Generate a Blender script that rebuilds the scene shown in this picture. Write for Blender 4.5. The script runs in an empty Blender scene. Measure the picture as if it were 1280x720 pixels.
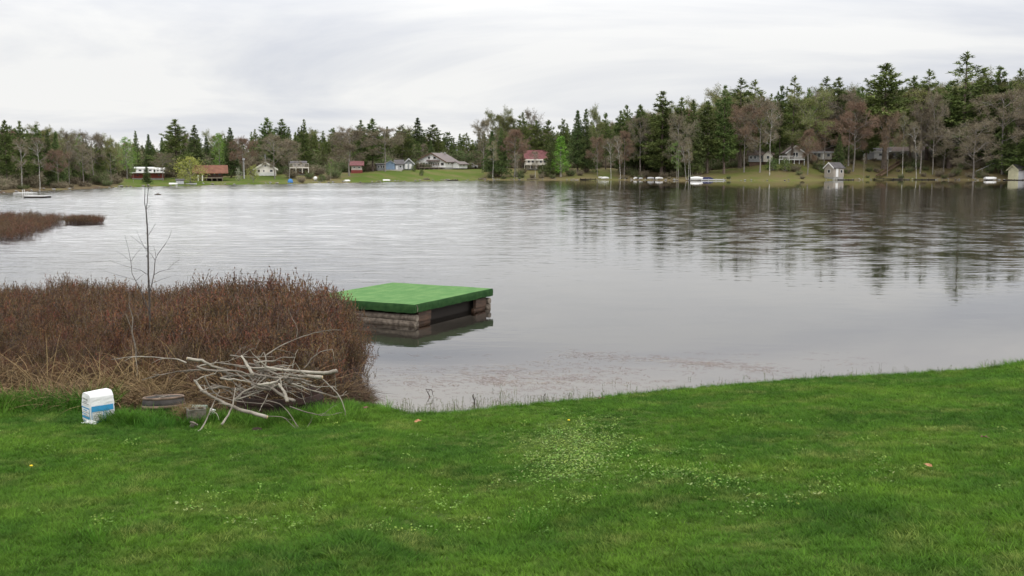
import bpy, math, random
import numpy as np
from mathutils import Vector, Matrix, noise
random.seed(7); np.random.seed(7)
SC = bpy.context.scene
COL = SC.collection
PI = math.pi

# ------------------------------------------------------------------ camera
CAM_H = 2.85; F = 1300.0; HOR = 211.0
TP = (360 - HOR) / F; PITCH = math.atan(TP)
cp, sp = math.cos(PITCH), math.sin(PITCH)
cam = bpy.data.cameras.new('camera'); co = bpy.data.objects.new('camera', cam); COL.objects.link(co)
cam.sensor_width = 36; cam.lens = F / 1280 * 36; cam.clip_end = 5000; cam.clip_start = 0.1
co.location = (0, 0, CAM_H); co.rotation_euler = (PI / 2 - PITCH, 0, 0)
SC.camera = co

# ------------------------------------------------------------------ world and sun
SUN_EL, SUN_AZ = math.radians(52), math.radians(165)     # azimuth from +Y towards +X
w = bpy.data.worlds.new('World'); SC.world = w; w.use_nodes = True
nt = w.node_tree; nt.nodes.clear(); N = nt.nodes.new; L = nt.links.new
sky = N('ShaderNodeTexSky'); sky.sky_type = 'NISHITA'; sky.sun_disc = False
sky.sun_elevation = SUN_EL; sky.sun_rotation = SUN_AZ
b1 = N('ShaderNodeBackground'); b1.inputs[1].default_value = 0.1; L(sky.outputs[0], b1.inputs[0])
tc = N('ShaderNodeTexCoord'); sx = N('ShaderNodeSeparateXYZ'); L(tc.outputs['Generated'], sx.inputs[0])
def M(op, a, b=None, c=None):
    m = N('ShaderNodeMath'); m.operation = op
    for i, v in enumerate((a, b, c)):
        if v is None: continue
        if isinstance(v, (int, float)): m.inputs[i].default_value = v
        else: L(v, m.inputs[i])
    return m.outputs[0]
zz = M('MAXIMUM', sx.outputs[2], 0.0)
dn = M('ADD', zz, 0.23)
cx = M('DIVIDE', sx.outputs[0], dn); cy = M('DIVIDE', sx.outputs[1], dn)
cb = N('ShaderNodeCombineXYZ'); L(M('MULTIPLY', cx, 0.62), cb.inputs[0]); L(cy, cb.inputs[1])
n1 = N('ShaderNodeTexNoise'); n1.inputs['Scale'].default_value = 1.0; n1.inputs['Detail'].default_value = 7
n1.inputs['Roughness'].default_value = 0.55; n1.inputs['Distortion'].default_value = 0.6
L(cb.outputs[0], n1.inputs['Vector'])
cr = N('ShaderNodeValToRGB'); L(n1.outputs[0], cr.inputs[0])
cr.color_ramp.elements[0].position = 0.38; cr.color_ramp.elements[0].color = (0.70, 0.722, 0.785, 1)
cr.color_ramp.elements[1].position = 0.56; cr.color_ramp.elements[1].color = (0.955, 0.95, 0.94, 1)
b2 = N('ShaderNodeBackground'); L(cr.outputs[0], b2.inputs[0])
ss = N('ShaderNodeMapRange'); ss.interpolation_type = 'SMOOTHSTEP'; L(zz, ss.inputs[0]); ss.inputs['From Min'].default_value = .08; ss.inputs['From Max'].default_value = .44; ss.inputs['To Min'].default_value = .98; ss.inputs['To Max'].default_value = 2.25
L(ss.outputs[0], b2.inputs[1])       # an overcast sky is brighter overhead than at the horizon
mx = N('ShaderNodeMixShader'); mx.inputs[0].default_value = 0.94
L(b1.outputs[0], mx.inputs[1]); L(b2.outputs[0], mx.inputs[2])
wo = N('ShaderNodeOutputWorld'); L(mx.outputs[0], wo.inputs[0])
sun = bpy.data.lights.new('sun', 'SUN'); sun.energy = 0.75; sun.angle = math.radians(20); sun.color = (1, .965, .92)
so = bpy.data.objects.new('sun', sun); COL.objects.link(so)
sd = Vector((math.sin(SUN_AZ) * math.cos(SUN_EL), math.cos(SUN_AZ) * math.cos(SUN_EL), math.sin(SUN_EL)))
so.rotation_euler = sd.to_track_quat('Z', 'Y').to_euler(); so.location = (0, 0, 50)
SC.view_settings.view_transform = 'Standard'; SC.view_settings.look = 'None'
SC.view_settings.exposure = 0.0; SC.view_settings.gamma = 1.0; SC.view_settings.use_curve_mapping = False

# ------------------------------------------------------------------ geometry of the view, used to find places
def ray(px, py):
    u = (px - 640) / F; v = (360 - py) / F
    return u, cp + v * sp, -sp + v * cp
def at(px, py, Y):                     # point seen at px,py standing Y metres away
    d = ray(px, py); t = Y / d[1]
    return Vector((t * d[0], Y, CAM_H + t * d[2]))
def gp(px, py, z=0.0):                 # point seen at px,py at height z
    d = ray(px, py); t = (z - CAM_H) / d[2]
    return Vector((t * d[0], t * d[1], z))
def xat(px, Y): return (px - 640) / F * Y * cp * 1.0
def px_of(x, y, z=0.0):
    zc = y * cp + (CAM_H - z) * sp
    return 640 + F * x / zc

# ------------------------------------------------------------------ materials
def newmat(name):
    m = bpy.data.materials.new(name); m.use_nodes = True
    return m, m.node_tree, m.node_tree.nodes['Principled BSDF']
def mat(name, c1, c2=None, scale=8.0, rough=0.8, bump=0.0, bscale=None, rnd=0.0, metal=0.0, stretch=(1, 1, 1), c3=None, detail=4, space='Object', spec=0.3):
    m, t, p = newmat(name); n = t.nodes.new; l = t.links.new
    p.inputs['Roughness'].default_value = rough; p.inputs['Metallic'].default_value = metal
    p.inputs['Specular IOR Level'].default_value = spec
    if space == 'World':
        g = n('ShaderNodeNewGeometry'); src = g.outputs['Position']
    else:
        g = n('ShaderNodeTexCoord'); src = g.outputs['Object']
    mp = n('ShaderNodeMapping'); mp.inputs['Scale'].default_value = stretch; l(src, mp.inputs[0])
    nz = n('ShaderNodeTexNoise'); nz.inputs['Scale'].default_value = scale; nz.inputs['Detail'].default_value = detail
    l(mp.outputs[0], nz.inputs['Vector'])
    r = n('ShaderNodeValToRGB'); l(nz.outputs[0], r.inputs[0])
    c2 = c2 or tuple(v * 0.75 for v in c1)
    r.color_ramp.elements[0].position = 0.36; r.color_ramp.elements[0].color = (*c1, 1)
    r.color_ramp.elements[1].position = 0.64; r.color_ramp.elements[1].color = (*c2, 1)
    if c3:
        e = r.color_ramp.elements.new(0.5); e.color = (*c3, 1)
    out = r.outputs[0]
    if rnd:
        oi = n('ShaderNodeObjectInfo'); h = n('ShaderNodeHueSaturation')
        mr = n('ShaderNodeMapRange'); l(oi.outputs['Random'], mr.inputs[0])
        mr.inputs['To Min'].default_value = 1 - rnd; mr.inputs['To Max'].default_value = 1 + rnd
        l(mr.outputs[0], h.inputs['Value'])
        m2 = n('ShaderNodeMath'); m2.operation = 'MULTIPLY'; l(oi.outputs['Random'], m2.inputs[0]); m2.inputs[1].default_value = 7.31
        m3 = n('ShaderNodeMath'); m3.operation = 'FRACT'; l(m2.outputs[0], m3.inputs[0])
        mr2 = n('ShaderNodeMapRange'); l(m3.outputs[0], mr2.inputs[0])
        mr2.inputs['To Min'].default_value = 0.5 - rnd * 0.06; mr2.inputs['To Max'].default_value = 0.5 + rnd * 0.06
        l(mr2.outputs[0], h.inputs['Hue']); l(out, h.inputs['Color']); out = h.outputs[0]
    l(out, p.inputs['Base Color'])
    if bump:
        bn = n('ShaderNodeTexNoise'); bn.inputs['Scale'].default_value = bscale or scale * 3; bn.inputs['Detail'].default_value = 6
        l(mp.outputs[0], bn.inputs['Vector'])
        bp = n('ShaderNodeBump'); bp.inputs['Strength'].default_value = bump; bp.inputs['Distance'].default_value = 0.02
        l(bn.outputs[0], bp.inputs['Height']); l(bp.outputs[0], p.inputs['Normal'])
    return m
m_bark = mat('pine_bark', (.09, .07, .055), (.16, .125, .10), 3, .95, rnd=.2)
m_greybark = mat('grey_bark', (.17, .15, .13), (.26, .235, .21), 3, .95, rnd=.2)
m_palebark = mat('pale_bark', (.34, .31, .26), (.22, .20, .17), 2, .9, rnd=.1)
m_birch = mat('birch_bark', (.50, .48, .43), (.17, .15, .13), 1.6, .8, stretch=(1, 1, 3), c3=(.40, .38, .34))
m_pine = mat('pine_needles', (.078, .112, .032), (.165, .205, .062), .35, .8, rnd=.28, spec=.15)
m_spruce = mat('spruce_needles', (.070, .104, .036), (.138, .176, .058), .35, .8, rnd=.25, spec=.15)
m_twig = mat('bare_twigs', (.185, .155, .105), (.265, .23, .160), .5, .95, rnd=.16, spec=.03)
m_twigred = mat('budding_twigs', (.20, .135, .092), (.26, .185, .13), .5, .95, rnd=.14, spec=.03)
m_twiggrn = mat('opening_leaves', (.22, .24, .075), (.17, .20, .065), .5, .9, rnd=.2, spec=.05)
m_leaf = mat('fresh_leaves', (.10, .22, .03), (.18, .32, .045), .6, .8, rnd=.1)
m_willow = mat('willow_leaves', (.24, .27, .06), (.34, .35, .09), .6, .85, rnd=.1)
m_brightg = mat('bright_leaves', (.12, .26, .03), (.18, .34, .045), .6, .8)
m_blossom = mat('blossom', (.5, .5, .40), (.26, .3, .16), 2, .9)

# ------------------------------------------------------------------ helpers
def mesh_obj(name, V, Fc, m, parent=None, smooth=False, link=True):
    me = bpy.data.meshes.new(name)
    me.from_pydata([tuple(v) for v in V], [], Fc)
    ms = m if isinstance(m, (list, tuple)) else [m]
    for q in ms: me.materials.append(q)
    if smooth: me.polygons.foreach_set('use_smooth', [True] * len(me.polygons))
    o = bpy.data.objects.new(name, me)
    if link: COL.objects.link(o)
    if parent: o.parent = parent
    return o
def tag(o, label=None, cat=None, group=None, kind=None):
    if label: o['label'] = label
    if cat: o['category'] = cat
    if group: o['group'] = group
    if kind: o['kind'] = kind
    return o
def empty(name, loc, rz=0.0):
    o = bpy.data.objects.new(name, None); o.empty_display_size = .1; COL.objects.link(o)
    o.location = loc; o.rotation_euler = (0, 0, rz); return o
class G:
    """collects shapes for one mesh"""
    def __init__(s): s.V = []; s.F = []; s.MI = []
    def add(s, V, Fc, mi=0):
        b = len(s.V); s.V += V; s.F += [tuple(b + i for i in f) for f in Fc]; s.MI += [mi] * len(Fc)
    def box(s, x0, x1, y0, y1, z0, z1, mi=0):
        s.add([(x0, y0, z0), (x1, y0, z0), (x1, y1, z0), (x0, y1, z0), (x0, y0, z1), (x1, y0, z1), (x1, y1, z1), (x0, y1, z1)],
              [(0, 3, 2, 1), (4, 5, 6, 7), (0, 1, 5, 4), (1, 2, 6, 5), (2, 3, 7, 6), (3, 0, 4, 7)], mi); return s
    def tube(s, pts, rad, n=5, cap=True, mi=0):
        pts = [Vector(p) for p in pts]; k = len(pts); V = []; Fc = []
        up = Vector((0.31, 0.23, 0.92))
        for i, p in enumerate(pts):
            d = (pts[min(i + 1, k - 1)] - pts[max(i - 1, 0)]);
            d = d.normalized() if d.length > 1e-9 else Vector((0, 0, 1))
            a = d.cross(up)
            if a.length < .15: a = d.cross(Vector((1, 0, 0)))
            a.normalize(); b = d.cross(a)
            r = rad[i]
            for j in range(n):
                th = 2 * PI * j / n
                V.append(tuple(p + a * (math.cos(th) * r) + b * (math.sin(th) * r)))
        for i in range(k - 1):
            for j in range(n):
                q = i * n; Fc.append((q + j, q + (j + 1) % n, q + n + (j + 1) % n, q + n + j))
        if cap:
            Fc.append(tuple(range(n))[::-1]); Fc.append(tuple((k - 1) * n + j for j in range(n)))
        s.add(V, Fc, mi); return s
    def ribbon(s, p, q, wd, wd2=0.0, mi=0):        # thin flat twig or blade
        p = Vector(p); q = Vector(q); d = (q - p)
        a = d.cross(Vector((random.gauss(0, 1), random.gauss(0, 1), random.gauss(0, 1))))
        if a.length < 1e-9: return s
        a.normalize()
        if wd2: s.add([tuple(p - a * wd / 2), tuple(p + a * wd / 2), tuple(q + a * wd2 / 2), tuple(q - a * wd2 / 2)], [(0, 1, 2, 3)], mi)
        else: s.add([tuple(p - a * wd / 2), tuple(p + a * wd / 2), tuple(q)], [(0, 1, 2)], mi)
        return s
    def prism(s, poly, y0, y1, mi=0):              # polygon in x,z pushed along y
        n = len(poly)
        V = [(x, y0, z) for x, z in poly] + [(x, y1, z) for x, z in poly]
        s.add(V, [tuple(range(n)), tuple(range(2 * n - 1, n - 1, -1))] + [(i, n + i, n + (i + 1) % n, (i + 1) % n) for i in range(n)], mi); return s
    def lathe(s, prof, n=24, mi=0):                # prof list of (r,z)
        V = []; Fc = []
        for r, z in prof:
            for j in range(n): V.append((r * math.cos(2 * PI * j / n), r * math.sin(2 * PI * j / n), z))
        for i in range(len(prof) - 1):
            for j in range(n): Fc.append((i * n + j, i * n + (j + 1) % n, (i + 1) * n + (j + 1) % n, (i + 1) * n + j))
        s.add(V, Fc, mi); return s
    def mesh(s, name, m):
        me = bpy.data.meshes.new(name); me.from_pydata(s.V, [], s.F)
        for q in (m if isinstance(m, (list, tuple)) else [m]): me.materials.append(q)
        me.polygons.foreach_set('material_index', s.MI)
        return me
    def obj(s, name, m, parent=None, smooth=False, loc=None, rz=0, bevel=0, link=True):
        me = s.mesh(name, m)
        if smooth: me.polygons.foreach_set('use_smooth', [True] * len(me.polygons))
        o = bpy.data.objects.new(name, me)
        if link: COL.objects.link(o)
        if parent: o.parent = parent
        if loc is not None: o.location = loc
        o.rotation_euler[2] = rz
        if bevel:
            b = o.modifiers.new('b', 'BEVEL'); b.width = bevel; b.segments = 2
        return o
def V3(x, y, z): return Vector((x, y, z))
def rv(s=1.0): return Vector((random.gauss(0, s), random.gauss(0, s), random.gauss(0, s)))

# scatter of prototypes at given places: one object made of counted-by-nobody pieces
def scatter(name, P, R, S, I, protos, label, cat):
    pc = bpy.data.collections.new(name + '_pieces')
    for i, o in enumerate(protos):
        o.name = 'p%03d_%s' % (i, name); pc.objects.link(o)
    me = bpy.data.meshes.new(name); me.vertices.add(len(P))
    me.vertices.foreach_set('co', np.asarray(P, dtype=np.float32).ravel())
    a = me.attributes.new('rot', 'FLOAT_VECTOR', 'POINT'); a.data.foreach_set('vector', np.asarray(R, dtype=np.float32).ravel())
    a = me.attributes.new('scl', 'FLOAT_VECTOR', 'POINT'); a.data.foreach_set('vector', np.asarray(S, dtype=np.float32).ravel())
    a = me.attributes.new('idx', 'INT', 'POINT'); a.data.foreach_set('value', np.asarray(I, dtype=np.int32))
    o = bpy.data.objects.new(name, me); COL.objects.link(o)
    ng = bpy.data.node_groups.new(name, 'GeometryNodeTree')
    ng.interface.new_socket('Geometry', in_out='INPUT', socket_type='NodeSocketGeometry')
    ng.interface.new_socket('Geometry', in_out='OUTPUT', socket_type='NodeSocketGeometry')
    n = ng.nodes.new; l = ng.links.new
    gi = n('NodeGroupInput'); go = n('NodeGroupOutput')
    mp = n('GeometryNodeMeshToPoints'); l(gi.outputs[0], mp.inputs[0])
    ci = n('GeometryNodeCollectionInfo'); ci.inputs['Collection'].default_value = pc
    ci.inputs['Separate Children'].default_value = True; ci.inputs['Reset Children'].default_value = True
    ip = n('GeometryNodeInstanceOnPoints'); l(mp.outputs[0], ip.inputs['Points']); l(ci.outputs[0], ip.inputs['Instance'])
    ip.inputs['Pick Instance'].default_value = True
    def na(nm, dt):
        q = n('GeometryNodeInputNamedAttribute'); q.data_type = dt; q.inputs['Name'].default_value = nm
        return [s for s in q.outputs if s.enabled and s.name == 'Attribute'][0]
    l(na('idx', 'INT'), ip.inputs['Instance Index'])
    e2r = n('FunctionNodeEulerToRotation'); l(na('rot', 'FLOAT_VECTOR'), e2r.inputs[0]); l(e2r.outputs[0], ip.inputs['Rotation'])
    l(na('scl', 'FLOAT_VECTOR'), ip.inputs['Scale'])
    l(ip.outputs[0], go.inputs[0])
    md = o.modifiers.new('scatter', 'NODES'); md.node_group = ng
    tag(o, label, cat, kind='stuff')
    return o

# ------------------------------------------------------------------ far shore terrain
SH_PX = [-900, -300, 0, 75, 150, 200, 270, 400, 500, 600, 780, 880, 1000, 1100, 1280, 1600, 2200]
SH_PY = [262, 251, 241, 237, 234, 232.5, 231, 229, 227, 225.3, 225.0, 225.6, 225.4, 224.6, 225.2, 230, 240]
def Dshore(px):
    py = np.interp(px, SH_PX, SH_PY); d = CAM_H * F / (py - HOR) * 1.0
    return d + 2.5 * math.sin(px * .05) * .4
BK_PX = [-900, 0, 165, 270, 332, 445, 490, 550, 675, 760, 860, 920, 950, 1000, 1100, 1200, 1280, 2200]
BK_Z = [1.0, 0.9, 1.0, 1.1, 1.5, 1.9, 2.5, 2.6, 3.0, 2.9, 1.8, 3.0, 4.0, 4.8, 5.7, 5.0, 4.2, 3.0]
def terr_ps(px, s):
    if s < 0: return max(-1.2, s * 0.25)
    zb = float(np.interp(px, BK_PX, BK_Z))
    t = min(1, s / 26.0); t = t * t * (3 - 2 * t)
    z = 0.22 * min(1, s / .7) + (zb - .22) * t
    z += max(0, s - 26) * .018
    z += noise.noise(Vector((px * .02, s * .1, 0))) * .25 * min(1, s / 6)
    return z
def place(px, s):
    D = Dshore(px) + s
    return V3(xat(px, D), D, terr_ps(px, s))
V = []; Fc = []; lw = []
PXS = list(np.arange(-900, 2201, 12.5)); SS = [-8, -4, -2, -.6, 0, .35, .8, 2, 4, 6, 9, 12, 15, 18, 21, 24, 28, 34, 42, 55, 75, 110, 180, 300, 500, 900]
LAWN = [(-900, 0.1), (140, .15), (152, 1), (350, 1), (372, .45), (425, .5), (448, 1), (600, .9), (612, .3), (640, .6), (690, .4), (735, .5), (760, .9), (778, .3), (872, .25), (890, .75), (1000, .62), (1150, .5), (1190, .15), (1260, .25), (2200, .2)]
for px in PXS:
    for s in SS:
        p = place(px, s); V.append(p)
        lw.append(float(np.interp(px, [a for a, b in LAWN], [b for a, b in LAWN])) * (1 if s < 26 else max(0, 1 - (s - 26) / 12)))
n_ = len(SS)
for i in range(len(PXS) - 1):
    for j in range(n_ - 1):
        a = i * n_ + j; Fc.append((a, a + n_, a + n_ + 1, a + 1))
m, t, p = newmat('far_bank'); n = t.nodes.new; l = t.links.new
g = n('ShaderNodeNewGeometry'); nz = n('ShaderNodeTexNoise'); nz.inputs['Scale'].default_value = .16; nz.inputs['Detail'].default_value = 9; nz.inputs['Roughness'].default_value = .68; l(g.outputs['Position'], nz.inputs['Vector'])
at_ = n('ShaderNodeAttribute'); at_.attribute_name = 'lawn'
ad = n('ShaderNodeMath'); ad.operation = 'ADD'; l(at_.outputs['Fac'], ad.inputs[0]); l(nz.outputs[0], ad.inputs[1])
r = n('ShaderNodeValToRGB'); l(ad.outputs[0], r.inputs[0]); E = r.color_ramp.elements
mr = n('ShaderNodeMath'); mr.operation = 'MULTIPLY'; mr.inputs[1].default_value = .45; l(at_.outputs['Fac'], mr.inputs[0]); l(mr.outputs[0], ad.inputs[0])
E[0].position = .45; E[0].color = (.10, .07, .045, 1); E[1].position = .98; E[1].color = (.082, .120, .018, 1)
e = E.new(.66); e.color = (.155, .125, .06, 1); e = E.new(.82); e.color = (.135, .130, .045, 1)
l(r.outputs[0], p.inputs['Base Color']); p.inputs['Roughness'].default_value = .95; p.inputs['Specular IOR Level'].default_value = .08
o = mesh_obj('far_bank', V, Fc, m, smooth=True)
a = o.data.attributes.new('lawn', 'FLOAT', 'POINT'); a.data.foreach_set('value', lw)
tag(o, kind='structure')

# ------------------------------------------------------------------ near ground: lawn, marsh, lake bed
EDGE = [(-700, 519), (-400, 519), (0, 519), (150, 516), (250, 521), (330, 522), (400, 514), (440, 503), (475, 509), (520, 518), (560, 517), (640, 508), (720, 500), (800, 492), (900, 483), (1000, 475), (1100, 470), (1200, 464), (1240, 461), (1280, 455), (1500, 448), (2000, 430)]
E_X = []; E_Y = []
for a_, b_ in EDGE:
    q = gp(a_, b_, .06); E_X.append(q.x / q.y); E_Y.append(q.y)
def edgeY(x, y):
    y = max(y, .5); return float(np.interp(x / y, E_X, E_Y))
MARSH = [(-700, 30), (-200, 24), (0, 20.5), (200, 19.2), (350, 18.2), (415, 16.6), (436, 15.2), (447, 14.0), (455, 12.5), (462, 0)]
M_X = [(a_ - 640) / F * cp for a_, b_ in MARSH]; M_Y = [b_ for a_, b_ in MARSH]
def marshY(x, y):
    y = max(y, .5); return float(np.interp(x / y, M_X, M_Y, right=0))
def ground(x, y):
    e = edgeY(x, y); nn = noise.noise(Vector((x * .7, y * .7, 0)))
    if y < 2: e = edgeY(x * 2 / 2, 2) if abs(x) > 20 else np.interp(y, [-10, 2], [11.5, edgeY(x, 2)])
    s = e - y
    if s >= 0:
        z = .09 * min(1, s / .25) + .088 * s if s < 13 else .09 + .088 * 13 + (s - 13) * .03
        return z + nn * .035 * min(1, s)
    mY = marshY(x, y)
    if y < mY:
        return .03 + nn * .02 if (mY - y) > .5 else .03 - (.5 - (mY - y)) * .1
    d = y - max(e, mY)
    return max(-1.6, -.02 - d * .09 - min(d, .3) * .15)
xs = list(np.arange(-22, 22.01, .25)); ys = list(np.arange(-6, 4, .5)) + list(np.arange(4, 20, .12)) + list(np.arange(20, 32, .5))
V = [(x, y, ground(x, y)) for y in ys for x in xs]; nx = len(xs)
Fc = [(j * nx + i, j * nx + i + 1, (j + 1) * nx + i + 1, (j + 1) * nx + i) for j in range(len(ys) - 1) for i in range(nx - 1)]
m, t, p = newmat('lawn_soil'); n = t.nodes.new; l = t.links.new
g = n('ShaderNodeNewGeometry'); sxy = n('ShaderNodeSeparateXYZ'); l(g.outputs['Position'], sxy.inputs[0])
nz = n('ShaderNodeTexNoise'); nz.inputs['Scale'].default_value = 9; nz.inputs['Detail'].default_value = 6; l(g.outputs['Position'], nz.inputs['Vector'])
ra = n('ShaderNodeValToRGB'); l(nz.outputs[0], ra.inputs[0]); ra.color_ramp.elements[0].position = .35; ra.color_ramp.elements[1].position = .65
ra.color_ramp.elements[0].color = (.045, .075, .014, 1); ra.color_ramp.elements[1].color = (.085, .13, .022, 1)
rb = n('ShaderNodeValToRGB'); l(nz.outputs[0], rb.inputs[0]); rb.color_ramp.elements[0].position = .35; rb.color_ramp.elements[1].position = .7
rb.color_ramp.elements[0].color = (.045, .032, .022, 1); rb.color_ramp.elements[1].color = (.13, .105, .08, 1)
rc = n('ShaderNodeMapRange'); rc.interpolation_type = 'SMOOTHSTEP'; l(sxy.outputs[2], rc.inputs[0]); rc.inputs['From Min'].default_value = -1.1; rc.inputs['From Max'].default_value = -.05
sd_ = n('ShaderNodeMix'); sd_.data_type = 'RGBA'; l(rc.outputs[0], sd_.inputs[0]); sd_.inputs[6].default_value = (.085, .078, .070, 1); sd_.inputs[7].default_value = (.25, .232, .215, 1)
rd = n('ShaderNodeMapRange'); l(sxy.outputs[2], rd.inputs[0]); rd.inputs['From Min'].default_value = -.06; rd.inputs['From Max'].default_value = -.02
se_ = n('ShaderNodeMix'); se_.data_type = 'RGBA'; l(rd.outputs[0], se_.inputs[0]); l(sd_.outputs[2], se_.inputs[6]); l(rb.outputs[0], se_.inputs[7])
mrz = n('ShaderNodeMapRange'); l(sxy.outputs[2], mrz.inputs[0]); mrz.inputs['From Min'].default_value = .06; mrz.inputs['From Max'].default_value = .12
mxc = n('ShaderNodeMix'); mxc.data_type = 'RGBA'; l(mrz.outputs[0], mxc.inputs[0]); l(se_.outputs[2], mxc.inputs[6]); l(ra.outputs[0], mxc.inputs[7])
l(mxc.outputs[2], p.inputs['Base Color']); p.inputs['Roughness'].default_value = .95; p.inputs['Specular IOR Level'].default_value = .08
bp = n('ShaderNodeBump'); bp.inputs['Strength'].default_value = .6; bp.inputs['Distance'].default_value = .03; l(nz.outputs[0], bp.inputs['Height']); l(bp.outputs[0], p.inputs['Normal'])
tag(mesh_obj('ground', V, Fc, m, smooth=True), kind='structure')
m_bed = mat('lake_silt', (.05, .046, .042), (.08, .073, .066), .5, .95, space='World')
tag(mesh_obj('lake_bed', [(-900, 25, -1.5), (900, 25, -1.5), (900, 420, -1.5), (-900, 420, -1.5)], [(0, 1, 2, 3)], m_bed), kind='structure')
# land behind and beside the viewer
m_fland = mat('meadow', (.07, .11, .025), (.10, .13, .035), .4, .95, space='World')
tag(mesh_obj('meadow', [(-900, -900, 1.0), (900, -900, 1.0), (900, -5.9, 1.0), (-900, -5.9, 1.0)], [(0, 1, 2, 3)], m_fland), kind='structure')

# ------------------------------------------------------------------ water
m, t, p = newmat('lake_water'); n = t.nodes.new; l = t.links.new
t.nodes.remove(p); out = [q for q in t.nodes if q.type == 'OUTPUT_MATERIAL'][0]
g = n('ShaderNodeNewGeometry'); sxy = n('ShaderNodeSeparateXYZ'); l(g.outputs['Position'], sxy.inputs[0])
def wn(sc, stx, sty, det, rough=.5, dist=0.0):
    mp = n('ShaderNodeMapping'); mp.inputs['Scale'].default_value = (stx, sty, 1); mp.inputs['Rotation'].default_value = (0, 0, .12); l(g.outputs['Position'], mp.inputs[0])
    q = n('ShaderNodeTexNoise'); q.inputs['Scale'].default_value = sc; q.inputs['Detail'].default_value = det; q.inputs['Roughness'].default_value = rough; q.inputs['Distortion'].default_value = dist
    l(mp.outputs[0], q.inputs['Vector']); return q.outputs[0]
def mm(op, a, b, clamp=False):
    q = n('ShaderNodeMath'); q.operation = op; q.use_clamp = clamp
    for i, v in enumerate((a, b)):
        if isinstance(v, (int, float)): q.inputs[i].default_value = v
        elif v is not None: l(v, q.inputs[i])
    return q.outputs[0]
def rng(src, a, b, c=0.0, d=1.0):
    q = n('ShaderNodeMapRange'); q.interpolation_type = 'SMOOTHSTEP'; l(src, q.inputs[0])
    for nm, v in zip(('From Min', 'From Max', 'To Min', 'To Max'), (a, b, c, d)): q.inputs[nm].default_value = v
    return q.outputs[0]
ripple = wn(2.2, .5, 1.3, 3, .55, .3)           # small wind ripples
ripple2 = wn(.9, .5, 1.4, 3, .5, .2)
patch = wn(.028, .5, 1.0, 4, .55)                 # wind patches, drawn out along the shore
X = sxy.outputs[0]; Y = sxy.outputs[1]
calm_near = rng(Y, 13, 44, .05, 1.0)             # sheltered water by the bank
left_wind = rng(mm('DIVIDE', X, mm('MAXIMUM', Y, 5)), -.16, .14, 1.0, .24)
lee = mm('MAXIMUM', rng(Y, 135, 165, 1.0, 0.12), rng(mm('DIVIDE', X, mm('MAXIMUM', Y, 5)), -.02, .2, 1.0, 0.0))                 # lee of the wooded shore
dash = wn(.8, .8, .85, 5, .66, .5)                # cat's paws: short dashes of ripple
wind = mm('MULTIPLY', mm('MULTIPLY', mm('MULTIPLY', calm_near, left_wind), lee), mm('MULTIPLY', rng(patch, .36, .62, .84, 1.15), mm('MAXIMUM', rng(dash, .40, .62, .35, 1.55), mm('MULTIPLY', left_wind, 1.05))))
h1 = mm('ADD', mm('MULTIPLY', ripple, 1.0), mm('MULTIPLY', ripple2, 1.1))
bp = n('ShaderNodeBump'); bp.inputs['Distance'].default_value = .036; l(h1, bp.inputs['Height']); l(wind, bp.inputs['Strength'])
bp2 = n('ShaderNodeBump'); bp2.inputs['Distance'].default_value = .02; l(h1, bp2.inputs['Height']); l(wind, bp2.inputs['Strength'])
# seen at a low angle the near faces of ripples hide the far ones, so the faces one sees lean towards the eye
sv = n('ShaderNodeVectorMath'); sv.operation = 'MULTIPLY'; l(g.outputs['Incoming'], sv.inputs[0]); sv.inputs[1].default_value = (1, 1, 0)
sk = n('ShaderNodeVectorMath'); sk.operation = 'SCALE'; l(sv.outputs[0], sk.inputs[0]); l(mm('MULTIPLY', wind, .040), sk.inputs['Scale'])
sa = n('ShaderNodeVectorMath'); sa.operation = 'ADD'; l(bp.outputs[0], sa.inputs[0]); l(sk.outputs[0], sa.inputs[1])
sn = n('ShaderNodeVectorMath'); sn.operation = 'NORMALIZE'; l(sa.outputs[0], sn.inputs[0])
gl = n('ShaderNodeBsdfGlossy'); gl.inputs['Color'].default_value = (1, 1, 1, 1); l(sn.outputs[0], gl.inputs['Normal'])
l(mm('ADD', mm('MULTIPLY', wind, .11), .012), gl.inputs['Roughness'])
tr = n('ShaderNodeBsdfTransparent'); tr.inputs[0].default_value = (.80, .77, .72, 1)
fr = n('ShaderNodeFresnel'); fr.inputs['IOR'].default_value = 1.333; l(bp2.outputs[0], fr.inputs['Normal'])
ms = n('ShaderNodeMixShader'); l(fr.outputs[0], ms.inputs[0]); l(tr.outputs[0], ms.inputs[1]); l(gl.outputs[0], ms.inputs[2]); l(ms.outputs[0], out.inputs[0])
V = []; Fc = []
WXS = [-900, -400, -150, -40, 0, 40, 150, 400, 900]; WYS = [8, 16, 40, 100, 200, 330, 420]
V = [(x, y, 0) for y in WYS for x in WXS]; k = len(WXS)
Fc = [(j * k + i, j * k + i + 1, (j + 1) * k + i + 1, (j + 1) * k + i) for j in range(len(WYS) - 1) for i in range(k - 1)]
tag(mesh_obj('lake_water', V, Fc, m), kind='structure')

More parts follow.
